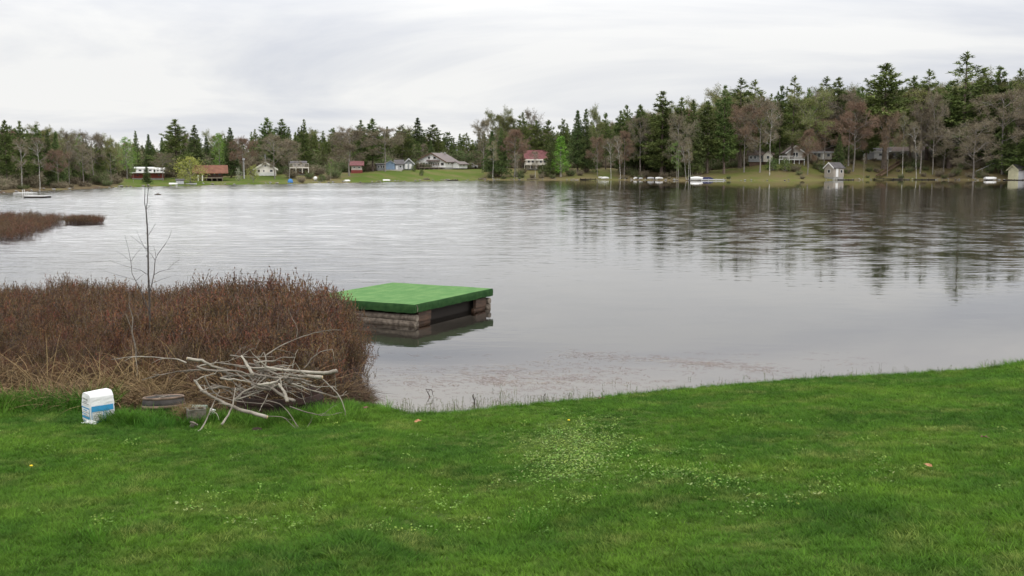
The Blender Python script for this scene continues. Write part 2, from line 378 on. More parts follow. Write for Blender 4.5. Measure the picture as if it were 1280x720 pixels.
# ------------------------------------------------------------------ tree kinds (each built once, then used again)
def trunk_mesh(H, r0, m, name='trunk', lean=.01, n=6, top=1.0, k=7):
    g = G(); pts = []; rr = []
    ox = oy = 0
    for i in range(k + 1):
        t = i / k * top; ox += random.gauss(0, lean) * H / k; oy += random.gauss(0, lean) * H / k
        pts.append((ox, oy, t * H - (.3 if i == 0 else 0))); rr.append(r0 * (1.25 if i == 0 else 1) * (1 - .93 * t / max(top, 1e-3) * top))
    g.tube(pts, rr, n); return g.mesh(name, m), pts
def interp_pts(pts, z):
    for a, b in zip(pts[:-1], pts[1:]):
        if z <= b[2]:
            t = (z - a[2]) / (b[2] - a[2] + 1e-9); return Vector(a).lerp(Vector(b), max(0, min(1, t)))
    return Vector(pts[-1])
def conifer(H, base, prof, tiers, nb, rise, droop, tl, tw, per, mneed, r0, mtr, keep=1.0, tuft=5):
    tm, pts = trunk_mesh(H, r0, mtr)
    g = G()
    for ti in range(tiers):
        f = (ti + random.random() * .75) / (tiers + .1)
        z = H * (base + (1 - base) * f * .99); R = prof(f) * H
        side = random.random() * 6.28
        nbb = max(3, int(nb * (1 - .35 * f)))
        for b in range(nbb):
            if random.random() > keep: continue
            th = side + 6.283 * b / nbb + random.gauss(0, .25)
            Lb = R * random.uniform(.55, 1.2)
            c = interp_pts(pts, z + random.gauss(0, .2)); d = V3(math.cos(th), math.sin(th), 0)
            end = c + d * Lb + V3(0, 0, Lb * (rise + random.gauss(0, .14) + .45 * f * f * (1 if rise > 0 else .3)))
            mid = c.lerp(end, .55) - V3(0, 0, Lb * droop)
            g.ribbon(c, mid, .09, .06, 1); g.ribbon(mid, end, .06, .02, 1)
            m_ = max(3, int(per * (Lb / (H * .16)) ** .9))
            for q in range(m_):
                u = 1 - (random.random() ** 1.15) * .82
                pnt = (c.lerp(mid, u / .55) if u < .55 else mid.lerp(end, (u - .55) / .45))
                lat = V3(-d.y, d.x, 0) * random.gauss(0, Lb * .15 * (1.15 - u * .6)) 
                pnt = pnt + lat + V3(0, 0, random.gauss(0, .20))
                for w_ in range(tuft):
                    dd = (d * .6 + rv(.6) + V3(0, 0, .35)).normalized()
                    g.ribbon(pnt, pnt + dd * tl * random.uniform(.6, 1.2), tw, 0, 0)
    # leader
    tp = interp_pts(pts, H * .99)
    for q in range(40):
        pnt = tp - V3(0, 0, random.random() * H * .07)
        g.ribbon(pnt, pnt + (rv(.4) + V3(0, 0, .8)).normalized() * tl, tw)
    return tm, g.mesh('crown', [mneed, mtr]), H
def bare(H, W, mtw, mtr, leaf=None, base=.22, limbs=11, twl=.9, dens=1.28, r0=None, tw=.034, leaf_n=0, leaf_s=.2, up=.7):
    r0 = r0 or H * .011
    tm, pts = trunk_mesh(H, r0, mtr, lean=.03, top=.86)
    g = G()
    def grow(p, d, Lg, r, lev):
        k = 3 if lev < 2 else 2; q = p; pp = [p]
        for i in range(k):
            d = (d + rv(.13) + V3(0, 0, .06 * up)).normalized(); q = q + d * Lg / k; pp.append(q)
        if lev < 2: g.tube(pp, [r * (1 - .75 * i / k) for i in range(k + 1)], 3, False, 1)
        else:
            for i in range(k): g.ribbon(pp[i], pp[i + 1], max(tw, r * 2 * (1 - i / k)), max(tw * .7, r * (1 - i / k)), 1 if lev < 3 else 0)
        if lev >= 3:
            for i in range(3):
                a = pp[1].lerp(pp[-1], random.random()); e = a + (d + rv(.55)).normalized() * twl * .55
                g.ribbon(a, e, tw * .8, tw * .3, 0)
            if leaf_n:
                for i in range(leaf_n):
                    a = pp[0].lerp(pp[-1], random.random()) + rv(.22); g.ribbon(a, a + rv(1).normalized() * leaf_s, leaf_s * .7, 0, 2)
            return
        nc = {0: 6, 1: 5, 2: 4}[lev]; nc = max(2, int(nc * dens + random.random()))
        for i in range(nc):
            t_ = random.uniform(.3, 1.0); j = min(k - 1, int(t_ * k)); a = pp[j].lerp(pp[j + 1], t_ * k - j)
            dd = (d + rv(.5)).normalized()
            grow(a, dd, max(twl * .6, Lg * random.uniform(.42, .62)), r * .5, lev + 1)
    for i in range(limbs):
        f = i / (limbs - 1); z = H * (base + (.84 - base) * f); th = i * 2.4 + random.gauss(0, .4)
        R = W / 2 * math.sin(PI * (.2 + .72 * f)) ** .8 * random.uniform(.7, 1.0)
        el = .35 + .8 * f * up + random.gauss(0, .1)
        d = V3(math.cos(th) * math.cos(el), math.sin(th) * math.cos(el), math.sin(el))
        grow(interp_pts(pts, z), d, R / max(.35, math.cos(el)) * .78, r0 * .45, 0)
    return tm, g.mesh('crown', [mtw, mtr] + ([leaf] if leaf else [])), H
def leafy(H, W, mleaf, mtr, n=2600, base=.15, shape=.8, ls=.28, clump=26, taper=0.0):
    tm, pts = trunk_mesh(H, H * .014, mtr, lean=.02, top=.85)
    g = G()
    cs = []
    for i in range(clump):
        f = (i + .5) / clump; z = H * (base + (1 - base) * f)
        R = W / 2 * (math.sin(PI * min(1, .12 + .86 * f)) ** shape if taper == 0 else (1 - f) ** taper * min(1, f * 5 + .3))
        th = i * 2.4; rr = R * random.uniform(.35, .85)
        c = interp_pts(pts, min(z, H * .82)); c = V3(c.x + rr * math.cos(th), c.y + rr * math.sin(th), z)
        cs.append((c, max(.5, R * .42))); s_ = interp_pts(pts, max(0, z - rr * .8)); g.tube([s_, s_.lerp(c, .5), c], [.07, .045, .02], 3, False, 1)
    for i in range(n):
        c, R = random.choice(cs); q = c + rv(R * .48)
        g.ribbon(q, q + rv(1).normalized() * ls * random.uniform(.6, 1.3), ls * .6, 0, 0)
    return tm, g.mesh('crown', [mleaf, mtr]), H
KINDS = {}
def prof_wp(f): return (.20 * (1 - f) ** .85 + .012) * (0.82 + .18 * math.sin(f * 11)) * min(1, .5 + f * 2.2)
def prof_sp(f): return .19 * (1 - f) ** .9 + .008
def prof_rp(f): return .16 * math.sin(PI * (.25 + .72 * f)) ** .9
KINDS['white_pine'] = [conifer(26, b, prof_wp, 23, 8, .26, .06, .66, .21, 27, m_pine, .30, m_bark, .93) for b in (.10, .2, .14)]
KINDS['spruce'] = [conifer(20, b, prof_sp, 36, 10, -.12, -.06, .5, .20, 14, m_spruce, .24, m_bark, .97) for b in (.08, .14)]
KINDS['red_pine'] = [conifer(22, b, prof_rp, 19, 7, .22, .04, .6, .21, 24, m_pine, .26, m_bark, .88) for b in (.26, .36, .2)]
KINDS['old_pine'] = [conifer(30, .2, lambda f: prof_wp(f) * 1.1, 20, 6, .36, .08, .66, .20, 27, m_pine, .36, m_bark, .84), conifer(30, .15, lambda f: prof_wp(f) * 1.0, 21, 6, .40, .08, .66, .20, 26, m_pine, .36, m_bark, .86)]
KINDS['high_pine'] = [conifer(28, .36, prof_wp, 24, 8, .30, .06, .66, .21, 27, m_pine, .36, m_bark, .93)]
KINDS['bare_tree'] = [bare(15, 11, m_twig, m_greybark, base=.25), bare(15, 9, m_twig, m_greybark, base=.3, limbs=12), bare(16, 10, m_twig, m_greybark, base=.35)]
KINDS['red_bud_tree'] = [bare(14, 10, m_twigred, m_greybark, m_twigred, base=.36, leaf_n=2, leaf_s=.12), bare(15, 8, m_twigred, m_greybark, m_twigred, base=.32, leaf_n=2, leaf_s=.12)]
KINDS['budding_tree'] = [bare(16, 10, m_twig, m_greybark, m_twiggrn, base=.28, leaf_n=8, leaf_s=.17, dens=1.15), bare(15, 7, m_twig, m_palebark, m_twiggrn, base=.25, leaf_n=6, leaf_s=.17, dens=1.15)]
KINDS['birch'] = [bare(15, 5, m_twig, m_birch, base=.4, limbs=9, dens=.9, r0=.115, up=1.0), bare(15, 4.5, m_twig, m_birch, m_twiggrn, base=.45, limbs=8, dens=.9, r0=.11, up=1.0, leaf_n=2, leaf_s=.14)]
KINDS['pale_sapling'] = [bare(10, 4.5, m_twig, m_palebark, base=.35, limbs=8, dens=.7, r0=.11, up=.9)]
KINDS['green_sapling'] = [bare(9, 4, m_twig, m_palebark, m_leaf, base=.3, limbs=9, dens=.7, r0=.10, up=.9, leaf_n=3, leaf_s=.22)]
KINDS['willow'] = [leafy(6, 7.5, m_willow, m_greybark, 2600, .12, .7, .26, 30)]
KINDS['small_willow'] = [leafy(3.4, 2.9, m_willow, m_greybark, 900, .25, .7, .17, 14)]
KINDS['aspen'] = [leafy(12, 4.6, m_brightg, m_palebark, 3200, .12, .8, .24, 34, taper=.75)]
KINDS['leafy_tree'] = [leafy(14, 6, m_leaf, m_greybark, 2600, .25, .8, .25, 30)]
KINDS['blossom_shrub'] = [leafy(2, 1.8, m_blossom, m_greybark, 420, .1, .7, .14, 9)]
KINDS['evergreen_shrub'] = [leafy(2, 2.6, m_spruce, m_greybark, 900, .05, .7, .2, 12)]
def tree(kind, px, top, s, label, group=None, wpx=None, lean=0.0, cat=None, name=None, variant=None):
    D = Dshore(px) + s; p = place(px, s); topz = at(px, top, D).z
    pr = KINDS[kind]; tm, cm, H = pr[random.randrange(len(pr)) if variant is None else variant]
    h = max(1.2, topz - p.z); sc = h / H
    sxy_ = sc * random.uniform(.92, 1.1)
    if wpx:
        xs_ = [v.co.x for v in cm.vertices]; xs_.sort(); wd = xs_[int(len(xs_) * .985)] - xs_[int(len(xs_) * .015)]
        sxy_ = wpx * (1.22 if kind in ('white_pine', 'spruce', 'red_pine', 'old_pine', 'high_pine') else 1.1) * D / F / wd
    nm = name or {'white_pine': 'pine_tree', 'red_pine': 'pine_tree', 'old_pine': 'pine_tree', 'high_pine': 'pine_tree', 'spruce': 'spruce_tree', 'birch': 'birch_tree', 'willow': 'willow_tree', 'small_willow': 'willow_shrub', 'aspen': 'aspen_tree'}.get(kind, kind)
    e = empty(nm, p, random.uniform(0, 6.28)); e.scale = (sxy_, sxy_, sc)
    if lean: e.rotation_euler = (0, lean, 0)
    for nn, me in (('trunk', tm), ('crown', cm)):
        o = bpy.data.objects.new(nn, me); COL.objects.link(o); o.parent = e
    tag(e, label, cat or ('shrub' if 'shrub' in nm else 'tree'), group)
    return e
# trees one can point to: kind, px, top, setback, width px, lean, label
HERO = [
 ('birch', 26, 172, 3, 15, 0, 'leftmost white-trunked birch at the left shore', 0),
 ('birch', 49, 170, 1.5, 17, 0, 'birch with the brightest white trunk, right beside the left shoreline', 0),
 ('white_pine', 27, 151, 9, 22, 0, 'tall dark pine rising above the leftmost birches', 0),
 ('white_pine', 8, 150, 8, 20, 0, 'dark pine at the far left edge of the wood', 1),
 ('white_pine', 48, 156, 10, 20, 0, 'dark pine behind the whitest birch', 2),
 ('spruce', 61, 163, 8, 14, 0, 'narrow dark spruce just right of the whitest birch', 0),
 ('spruce', 71, 165, 10, 16, 0, 'dark spruce second right of the whitest birch', 1),
 ('leafy_tree', 100, 168, 16, 12, 0, 'light green leafing tree poking up amid bare trees on the left', None),
 ('red_bud_tree', 73, 188, 4, 24, 0, 'reddish brown bare tree at the left shore below the dark spruces', 0),
 ('bare_tree', 86, 168, 12, 28, 0, 'pale bare tree between the dark spruces and the light green tree', 0),
 ('bare_tree', 116, 165, 10, 30, 0, 'bare grey tree with a thin pale trunk left of the red house', 1),
 ('bare_tree', 104, 180, 6, 26, 0, 'low bare tree by the left shore in front of the light green tree', 2),
 ('budding_tree', 138, 176, 7, 26, 0, 'yellow-green budding tree left of the red house', 0),
 ('leafy_tree', 158, 172, 24, 22, 0, 'pale green leafing tree behind the lawn left of the red house', None),
 ('green_sapling', 166, 193, 12, 8, 0, 'slim light green sapling beside the red house', 0),
 ('spruce', 171, 164, 30, 12, 0, 'dark spruce standing alone above the red house', 0),
 ('spruce', 187, 168, 30, 13, 0, 'second dark spruce above the right end of the red house', 1),
 ('spruce', 183, 206, 7, 9, 0, 'small dark conifer on the lawn in front of the red house', 0),
 ('bare_tree', 203, 193, 14, 26, 0, 'brown leafless tree between the red house and the willow', 0),
 ('white_pine', 221, 149, 22, 38, 0, 'tall broad layered pine behind the yellow-green willow', 0),
 ('spruce', 244, 157, 28, 22, 0, 'dark spruce right of the broad pine behind the willow', 0),
 ('willow', 238, 197, 6, 34, 0, 'round yellow-green willow beside the orange-roofed cabin', None),
 ('leafy_tree', 275, 167, 34, 16, 0, 'light green leafing tree behind the orange-roofed cabin', None),
 ('spruce', 289, 160, 22, 19, 0, 'dark conical spruce right of the orange-roofed cabin', 0),
 ('red_bud_tree', 305, 173, 16, 30, 0, 'round-headed reddish bare tree between the spruce and the white gabled house', 0),
 ('small_willow', 316, 208, 2.5, 15, 0, 'small yellow-green willow bush at the waterline', None),
 ('blossom_shrub', 298, 211, 9, 8, 0, 'pale blossoming shrub on the lawn left of the small willow', None),
 ('white_pine', 336, 147, 34, 22, 0, 'tall pine above the white gabled house', 1),
 ('white_pine', 354, 149, 34, 22, 0, 'tall pine right behind the white gabled house', 2),
 ('white_pine', 381, 149, 36, 14, 0, 'thin-topped pine above the brown chalet', 0),
 ('bare_tree', 343, 172, 13, 34, 0, 'grey bare tree beside the white gabled house', 0),
 ('bare_tree', 361, 174, 12, 26, 0, 'grey bare tree between the gabled house and the brown chalet', 1),
 ('green_sapling', 413, 200, 3, 7, 0, 'pale-trunked green sapling on the shore between chalet and red cabin', 0),
 ('evergreen_shrub', 402, 219, 4, 9, 0, 'dark green bush near the shore right of the chalet', None),
 ('bare_tree', 437, 163, 15, 44, 0, 'wide bare tree with a pale trunk in front of the red cabin', 1),
 ('white_pine', 452, 150, 30, 20, 0, 'dark pine above the red cabin', 0),
 ('white_pine', 466, 148, 28, 22, 0, 'tall dark pine right of the red cabin', 1),
 ('bare_tree', 481, 159, 22, 40, 0, 'large grey-brown bare tree over the blue house', 2),
 ('red_pine', 503, 157, 40, 17, 0, 'flat-topped pine between the blue house and the long white house', 0),
 ('spruce', 522, 148, 60, 25, 0, 'tall broad spruce behind the long white house', 0),
 ('red_pine', 541, 156, 62, 20, 0, 'pine behind the gable of the long white house', 1),
 ('red_pine', 559, 165, 64, 18, 0, 'low pine behind the roof of the long white house', 2),
 ('red_pine', 583, 167, 50, 14, 0, 'small-crowned pine above the parked cars', 0),
 ('bare_tree', 604, 149, 24, 24, 0, 'pale wispy bare tree above the parked cars', 1),
 ('birch', 616, 176, 2, 12, .03, 'slim birch at the shore left of the twin dark evergreens', 1),
 ('spruce', 615, 164, 6, 18, 0, 'left one of the twin dark evergreens near the shore', 1),
 ('spruce', 627, 161, 7, 16, 0, 'right one of the twin dark evergreens near the shore', 0),
 ('budding_tree', 622, 144, 28, 28, 0, 'tall yellowish budding tree behind the twin dark evergreens', 0),
 ('budding_tree', 634, 141, 30, 22, 0, 'tall yellow-green tree right of the twin dark evergreens', 1),
 ('red_bud_tree', 643, 163, 6, 28, 0, 'reddish bare tree left of the red-roofed cottage', 1),
 ('pale_sapling', 646, 192, 1.5, 10, 0, 'pale-trunked young tree at the shore left of the cottage', 0),
 ('red_pine', 653, 142, 26, 17, 0, 'sparse tall pine above the red-roofed cottage', 0),
 ('bare_tree', 662, 142, 32, 24, 0, 'pale bare tree behind the red-roofed cottage', 0),
 ('red_pine', 671, 151, 26, 16, 0, 'pine straight behind the red-roofed cottage', 1),
 ('red_pine', 686, 150, 24, 17, 0, 'pine behind the right end of the red-roofed cottage', 2),
 ('birch', 669, 188, 3, 10, 0, 'crooked white trunk standing in front of the cottage', 0),
 ('spruce', 688, 170, 8, 13, 0, 'dark evergreen at the right end of the cottage', 0),
 ('aspen', 701, 171, 7, 20, 0, 'bright lime green tree right of the red-roofed cottage', None),
 ('red_pine', 704, 150, 26, 15, 0, 'thin pine above the lime green tree', 0),
 ('spruce', 722, 138, 16, 20, 0, 'tall dark conifer right of the lime green tree, left of a pair', 1),
 ('spruce', 732, 137, 15, 18, 0, 'tall dark conifer right of the lime green tree, right of a pair', 0),
 ('budding_tree', 745, 142, 22, 20, 0, 'brownish green tree above the sloping lawn', 0),
 ('red_bud_tree', 747, 172, 8, 22, 0, 'reddish bare tree standing on the sloping lawn right of the lime green tree', 0),
 ('red_pine', 757, 141, 24, 14, 0, 'thin pine behind the reddish tree of the sloping lawn', 2),
 ('birch', 764, 172, 3, 13, -.05, 'leaning birch at the right end of the sloping lawn', 0),
 ('birch', 776, 168, 2, 12, -.09, 'second leaning birch right of the sloping lawn', 0),
 ('white_pine', 775, 138, 14, 22, 0, 'dark pine above the leaning birches', 0),
 ('red_pine', 783, 132, 22, 13, 0, 'thin-topped pine right of the leaning birches', 1),
 ('white_pine', 800, 131, 12, 24, 0, 'dark pine behind the group of pulled-up white boats', 1),
 ('white_pine', 827, 114, 10, 42, 0, 'great broad dark pine above the pulled-up boats', 0),
 ('bare_tree', 801, 145, 9, 26, 0, 'grey bare tree in front of the dark pines above the boats', 2),
 ('red_bud_tree', 780, 165, 5, 22, 0, 'reddish bare tree beside the leaning birches', 1),
 ('white_pine', 850, 122, 12, 26, 0, 'dark pine right of the great broad pine', 2),
 ('spruce', 865, 126, 13, 22, 0, 'dark spruce behind the three leaning white trunks', 0),
 ('white_pine', 884, 126, 16, 26, 0, 'dark green pine right of the three leaning white trunks', 1),
 ('bare_tree', 848, 148, 6, 34, 0, 'brown bare tree left of the three leaning white trunks', 0),
 ('green_sapling', 846, 180, 3, 12, 0, 'light green sapling left of the three leaning white trunks', 0),
 ('birch', 858, 176, 1.2, 9, -.13, 'left of three leaning white trunks beside the covered boat', 0),
 ('birch', 861, 170, 1.5, 9, -.02, 'middle of three leaning white trunks beside the covered boat', 0),
 ('birch', 864, 176, 1.2, 9, -.10, 'right of three leaning white trunks beside the covered boat', 1),
 ('white_pine', 905, 107, 14, 26, 0, 'tall dark pine right of the covered boat', 2),
 ('old_pine', 925, 97, 24, 38, 0, 'broad round-topped pine above the grey house', 0),
 ('old_pine', 940, 99, 26, 34, 0, 'second broad-topped pine above the grey house', 0),
 ('red_bud_tree', 930, 132, 13, 48, 0, 'wide brown bare tree left of the grey house', 0),
 ('bare_tree', 950, 128, 12, 46, 0, 'wide brown bare tree in front of the grey house', 0),
 ('birch', 962, 124, 9, 18, 0, 'pale-stemmed birch in front of the grey house', 0),
 ('white_pine', 962, 117, 26, 16, 0, 'pine between the broad-topped pines and the deck house', 0),
 ('red_pine', 974, 108, 28, 17, 0, 'pine left of the sparse pine above the deck house', 1),
 ('old_pine', 989, 94, 22, 28, 0, 'tall sparse pine above the white-trimmed house with the deck', 0),
 ('budding_tree', 1010, 124, 16, 48, 0, 'olive budding tree spreading over the white-trimmed house', 0),
 ('white_pine', 1009, 110, 26, 16, 0, 'small pine right of the tall sparse pine', 1),
 ('old_pine', 1029, 95, 26, 34, 0, 'pine above the tan house, left of two', 0),
 ('white_pine', 1045, 97, 24, 32, 0, 'pine above the tan house, right of two', 2),
 ('red_bud_tree', 1010, 163, 8, 24, 0, 'small reddish bare tree between the deck house and the tan house', 1),
 ('red_bud_tree', 1029, 150, 14, 40, 0, 'red-budded tree over the tan house', 0),
 ('bare_tree', 1060, 116, 16, 44, 0, 'tall brown bare tree right of the small shed', 2),
 ('red_bud_tree', 1066, 128, 11, 36, 0, 'tall reddish bare tree left of the white garage', 1),
 ('spruce', 1048, 168, 7, 13, 0, 'dark slim conifer right behind the small shed', 0),
 ('high_pine', 1105, 78, 13, 54, 0, 'huge dark pine towering over the white garage', 0),
 ('white_pine', 1082, 115, 18, 22, 0, 'smaller pine left of the huge pine over the garage', 2),
 ('red_bud_tree', 1109, 141, 6, 30, 0, 'brownish bare tree at the shore in front of the white garage', 0),
 ('budding_tree', 1144, 107, 20, 34, 0, 'tan budding tree right of the huge pine', 1),
 ('white_pine', 1137, 95, 24, 26, 0, 'pine right behind the huge garage pine', 1),
 ('old_pine', 1158, 86, 24, 36, 0, 'dark pine halfway between the huge pine and the tallest pine', 0),
 ('birch', 1128, 140, 4, 14, 0, 'pale-trunked birch at the top right of the brown stairs', 1),
 ('birch', 1146, 150, 2, 13, -.07, 'leaning birch at the shore right of the brown stairs', 0),
 ('bare_tree', 1150, 130, 9, 34, 0, 'grey bare tree behind the leaning birch of the right shore', 1),
 ('bare_tree', 1166, 122, 8, 32, 0, 'grey bare tree above the low shore dock', 0),
 ('old_pine', 1201, 64, 15, 54, 0, 'tallest pine of the shore, sparse at the top, on the right', 0),
 ('white_pine', 1186, 120, 14, 40, 0, 'dark low pine below and left of the tallest pine', 1),
 ('white_pine', 1224, 85, 20, 30, 0, 'pine just right of the tallest pine', 0),
 ('white_pine', 1243, 83, 22, 38, 0, 'pine second right of the tallest pine', 2),
 ('old_pine', 1271, 85, 20, 36, 0, 'pine near the right edge above the boathouse', 0),
 ('bare_tree', 1217, 157, 1.5, 56, 0, 'wide low bare tree at the waterline left of the upturned boat', 0),
 ('bare_tree', 1254, 113, 9, 62, 0, 'large grey bare tree above the boathouse', 2),
 ('bare_tree', 1180, 160, 10, 30, 0, 'bare tree behind the low shore dock', 1),
 ('white_pine', 1284, 170, 3, 34, 0, 'dark green pine overhanging the boathouse on the right', 1),
 ('evergreen_shrub', 966, 199, 14, 13, 0, 'green bush below the grey house', None),
 ('evergreen_shrub', 982, 200, 13, 13, 0, 'dark green bush below the deck', None),
 ('evergreen_shrub', 517, 208, 20, 5, 0, 'small dark bush at the left end of the wooden deck', None),
 ('evergreen_shrub', 527, 212, 12, 5, 0, 'small dark bush on the lawn below the wooden deck', None),
 ('pale_sapling', 1080, 196, 3, 5, 0, 'slim pale trunk at the shore below the white garage', 0),
]
for kd, px, top, s, wpx, lean, lab, var in HERO:
    tree(kd, px, top, s, lab, wpx=wpx, lean=lean, variant=var)
SK = [(-80, 152), (0, 153), (60, 162), (100, 170), (165, 176), (220, 160), (290, 168), (330, 156), (350, 155), (400, 160), (460, 154), (520, 158), (560, 168), (600, 162), (640, 150), (700, 155), (740, 147), (770, 143), (800, 135), (850, 128), (880, 130), (920, 112), (960, 120), (1000, 116), (1045, 108), (1100, 108), (1150, 103), (1200, 100), (1280, 98), (1360, 100)]
def zone(px):
    for lim, z in ((148, 'in the wood behind the left shore birches'), (260, 'in the wood behind the red house and the willow'), (430, 'in the wood behind the gabled house and chalet'),
                   (600, 'in the wood behind the blue and the long white house'), (780, 'in the wood around the red-roofed cottage'), (900, 'in the wood behind the row of pulled-up boats'), (1070, 'in the wood behind the deck house'), (9999, 'in the wood behind the garage and boathouse')):
        if px < lim: return z
fill = []
for i in range(170):
    px = -70 + 1430 * (i + random.random()) / 170
    s = random.uniform(40, 75) if not (px < 140 or 785 < px < 870 or px > 1175) else random.uniform(8, 45)
    top = np.interp(px, [a for a, b in SK], [b for a, b in SK]) + abs(random.gauss(0, 7)) + 1
    con = random.random() < (.9 if px > 170 else .5)
    kd = random.choice(['red_pine', 'white_pine', 'white_pine', 'spruce']) if con else random.choice(['bare_tree', 'budding_tree', 'budding_tree', 'bare_tree', 'budding_tree', 'red_bud_tree'])
    D = Dshore(px) + s; lab = {'red_pine': 'dark green pine', 'white_pine': 'dark green pine', 'spruce': 'dark green spruce', 'bare_tree': 'leafless grey tree', 'budding_tree': 'yellowish budding tree', 'red_bud_tree': 'reddish bare tree'}[kd]
    tree(kd, px, top, s, lab + ' ' + zone(px), group=lab + 's ' + zone(px))
# woodland that reads as one mass, behind the trees one can tell apart
def protos_from(kinds):
    out = []
    for k_ in kinds:
        tm, cm, H = k_
        V = []; Fc = []; MI = []; ms = []
        for me in (tm, cm):
            b = len(V); mb = len(ms); ms += list(me.materials)
            V += [tuple(v.co) for v in me.vertices]
            for pl in me.polygons: Fc.append(tuple(b + i for i in pl.vertices)); MI.append(mb + pl.material_index)
        me2 = bpy.data.meshes.new('piece'); me2.from_pydata(V, [], Fc)
        for q in ms: me2.materials.append(q)
        me2.polygons.foreach_set('material_index', MI)
        out.append((bpy.data.objects.new('piece', me2), H))
    return out
pro = protos_from(KINDS['white_pine'][:2] + KINDS['red_pine'][:2] + KINDS['spruce'][:1] + KINDS['bare_tree'][:2] + KINDS['budding_tree'][:1])
P = []; R = []; S = []; I = []
for i in range(900):
    px = random.uniform(-250, 1550); s = random.uniform(48, 130)
    if px < 140 or 785 < px < 870 or px > 1180: s = random.uniform(18, 110)
    k_ = random.choice([0, 0, 1, 1, 2, 3, 2, 3, 4, 5, 7]); p_ = place(px, s)
    top = np.interp(px, [a for a, b in SK], [b for a, b in SK]) + 8 + random.random() * 14
    h = at(px, top, Dshore(px) + s).z - p_.z; sc = h / pro[k_][1]
    P.append(p_); R.append((0, 0, random.random() * 6.28)); S.append((sc * 1.15, sc * 1.15, sc)); I.append(k_)
scatter('woodland', P, R, S, I, [o for o, H in pro], 'dense mixed woodland that closes the view behind the lakeside houses', 'woodland')
# undergrowth
bush = []
for i in range(5):
    g = G()
    for q in range(150):
        th = random.random() * 6.28; b = V3(math.cos(th), math.sin(th), 0) * random.random() * .5
        e = b + V3(math.cos(th) * .7, math.sin(th) * .7, random.uniform(.8, 2.2)) * random.uniform(.5, 1)
        g.ribbon(b, e, .04, .015, 0)
        for w_ in range(4):
            a = b.lerp(e, random.uniform(.4, 1)); g.ribbon(a, a + rv(.3), .05, 0, 1)
    bush.append(g.obj('piece', [m_twig, m_spruce if i % 2 else m_twig], link=False))
for i in range(4):
    g = G()
    for q in range(260):
        th = random.random() * 6.28; b = V3(math.cos(th), math.sin(th), 0) * random.random() * .6
        e = b + V3(math.cos(th) * .6, math.sin(th) * .6, random.uniform(.8, 2.2)) * random.uniform(.5, 1)
        g.ribbon(b, e, .016, .006, 0)
        for w_ in range(4):
            a = b.lerp(e, random.uniform(.35, 1)); g.ribbon(a, a + rv(.22), .022 if i % 2 else .05, 0, 1)
    bush.append(g.obj('piece', [m_twig, m_spruce if i % 2 == 0 else m_twig], link=False))
P = []; R = []; S = []; I = []
for i in range(3900):
    px = random.uniform(-100, 1380); s = random.uniform(.8, 60) if i < 2600 else random.uniform(36, 120)
    lawn = float(np.interp(px, [a for a, b in LAWN], [b for a, b in LAWN]))
    if s < 30 and random.random() < lawn * 1.3 + .05: continue
    P.append(place(px, s)); R.append((0, 0, random.random() * 6.28)); k_ = random.uniform(.5, 1.25) * (.6 if s < 6 else 1) * (2.6 if i >= 2600 else 1); S.append((k_ * 1.3, k_ * 1.3, k_)); I.append(random.randrange(5) if i < 2600 else 5 + random.randrange(4))
scatter('undergrowth', P, R, S, I, bush, 'brown and dark green brushwood under the trees along the far shore', 'undergrowth')
# ------------------------------------------------------------------ houses and other built things on the far shore
def plain(name, c, rough=.7, var=.12, sc=1.2, metal=0, spec=.3):
    return mat(name, c, tuple(v * (1 - var) for v in c), sc, rough, metal=metal, spec=spec)
m_white = plain('white_paint', (.80, .79, .76)); m_cream = plain('cream_siding', (.74, .71, .62)); m_grey = plain('grey_siding', (.30, .31, .32)); m_blue = plain('blue_siding', (.24, .33, .45))
m_red = plain('red_siding', (.22, .05, .04)); m_brown = plain('brown_siding', (.13, .08, .055)); m_tan = plain('tan_siding', (.50, .46, .40)); m_orange = plain('rust_roof', (.20, .088, .055), .9, .3)
m_roofgrey = plain('grey_shingles', (.115, .105, .105), .9, .3); m_roofred = plain('dull_red_roof', (.21, .085, .085), .85, .4, 2); m_roofbrn = plain('brown_shingles', (.16, .12, .10), .9); m_roofmet = plain('brown_metal_roof', (.17, .135, .125), .6)
m_glass = mat('window_glass', (.02, .024, .028), (.035, .04, .045), 1, .12, spec=.6); m_conc = plain('concrete', (.36, .35, .32), .9, .3, 4); m_deckw = plain('weathered_boards', (.22, .18, .14), .9, .3, 3); m_dark = plain('dark_boards_and_shade', (.03, .025, .021), .9)
m_yellow = plain('pale_yellow_siding', (.60, .57, .38)); m_lightbl = plain('pale_siding', (.48, .48, .49)); m_metal = plain('grey_metal', (.4, .4, .4), .4, metal=.6); m_bluetarp = plain('blue_tarp', (.06, .20, .46), .6)
m_rubber = plain('black_rubber', (.02, .02, .02), .8); m_carred = plain('red_car_paint', (.38, .05, .04), .3); m_carwhite = plain('white_car_paint', (.75, .75, .75), .3); m_navy = plain('navy_cover', (.03, .035, .10), .7)

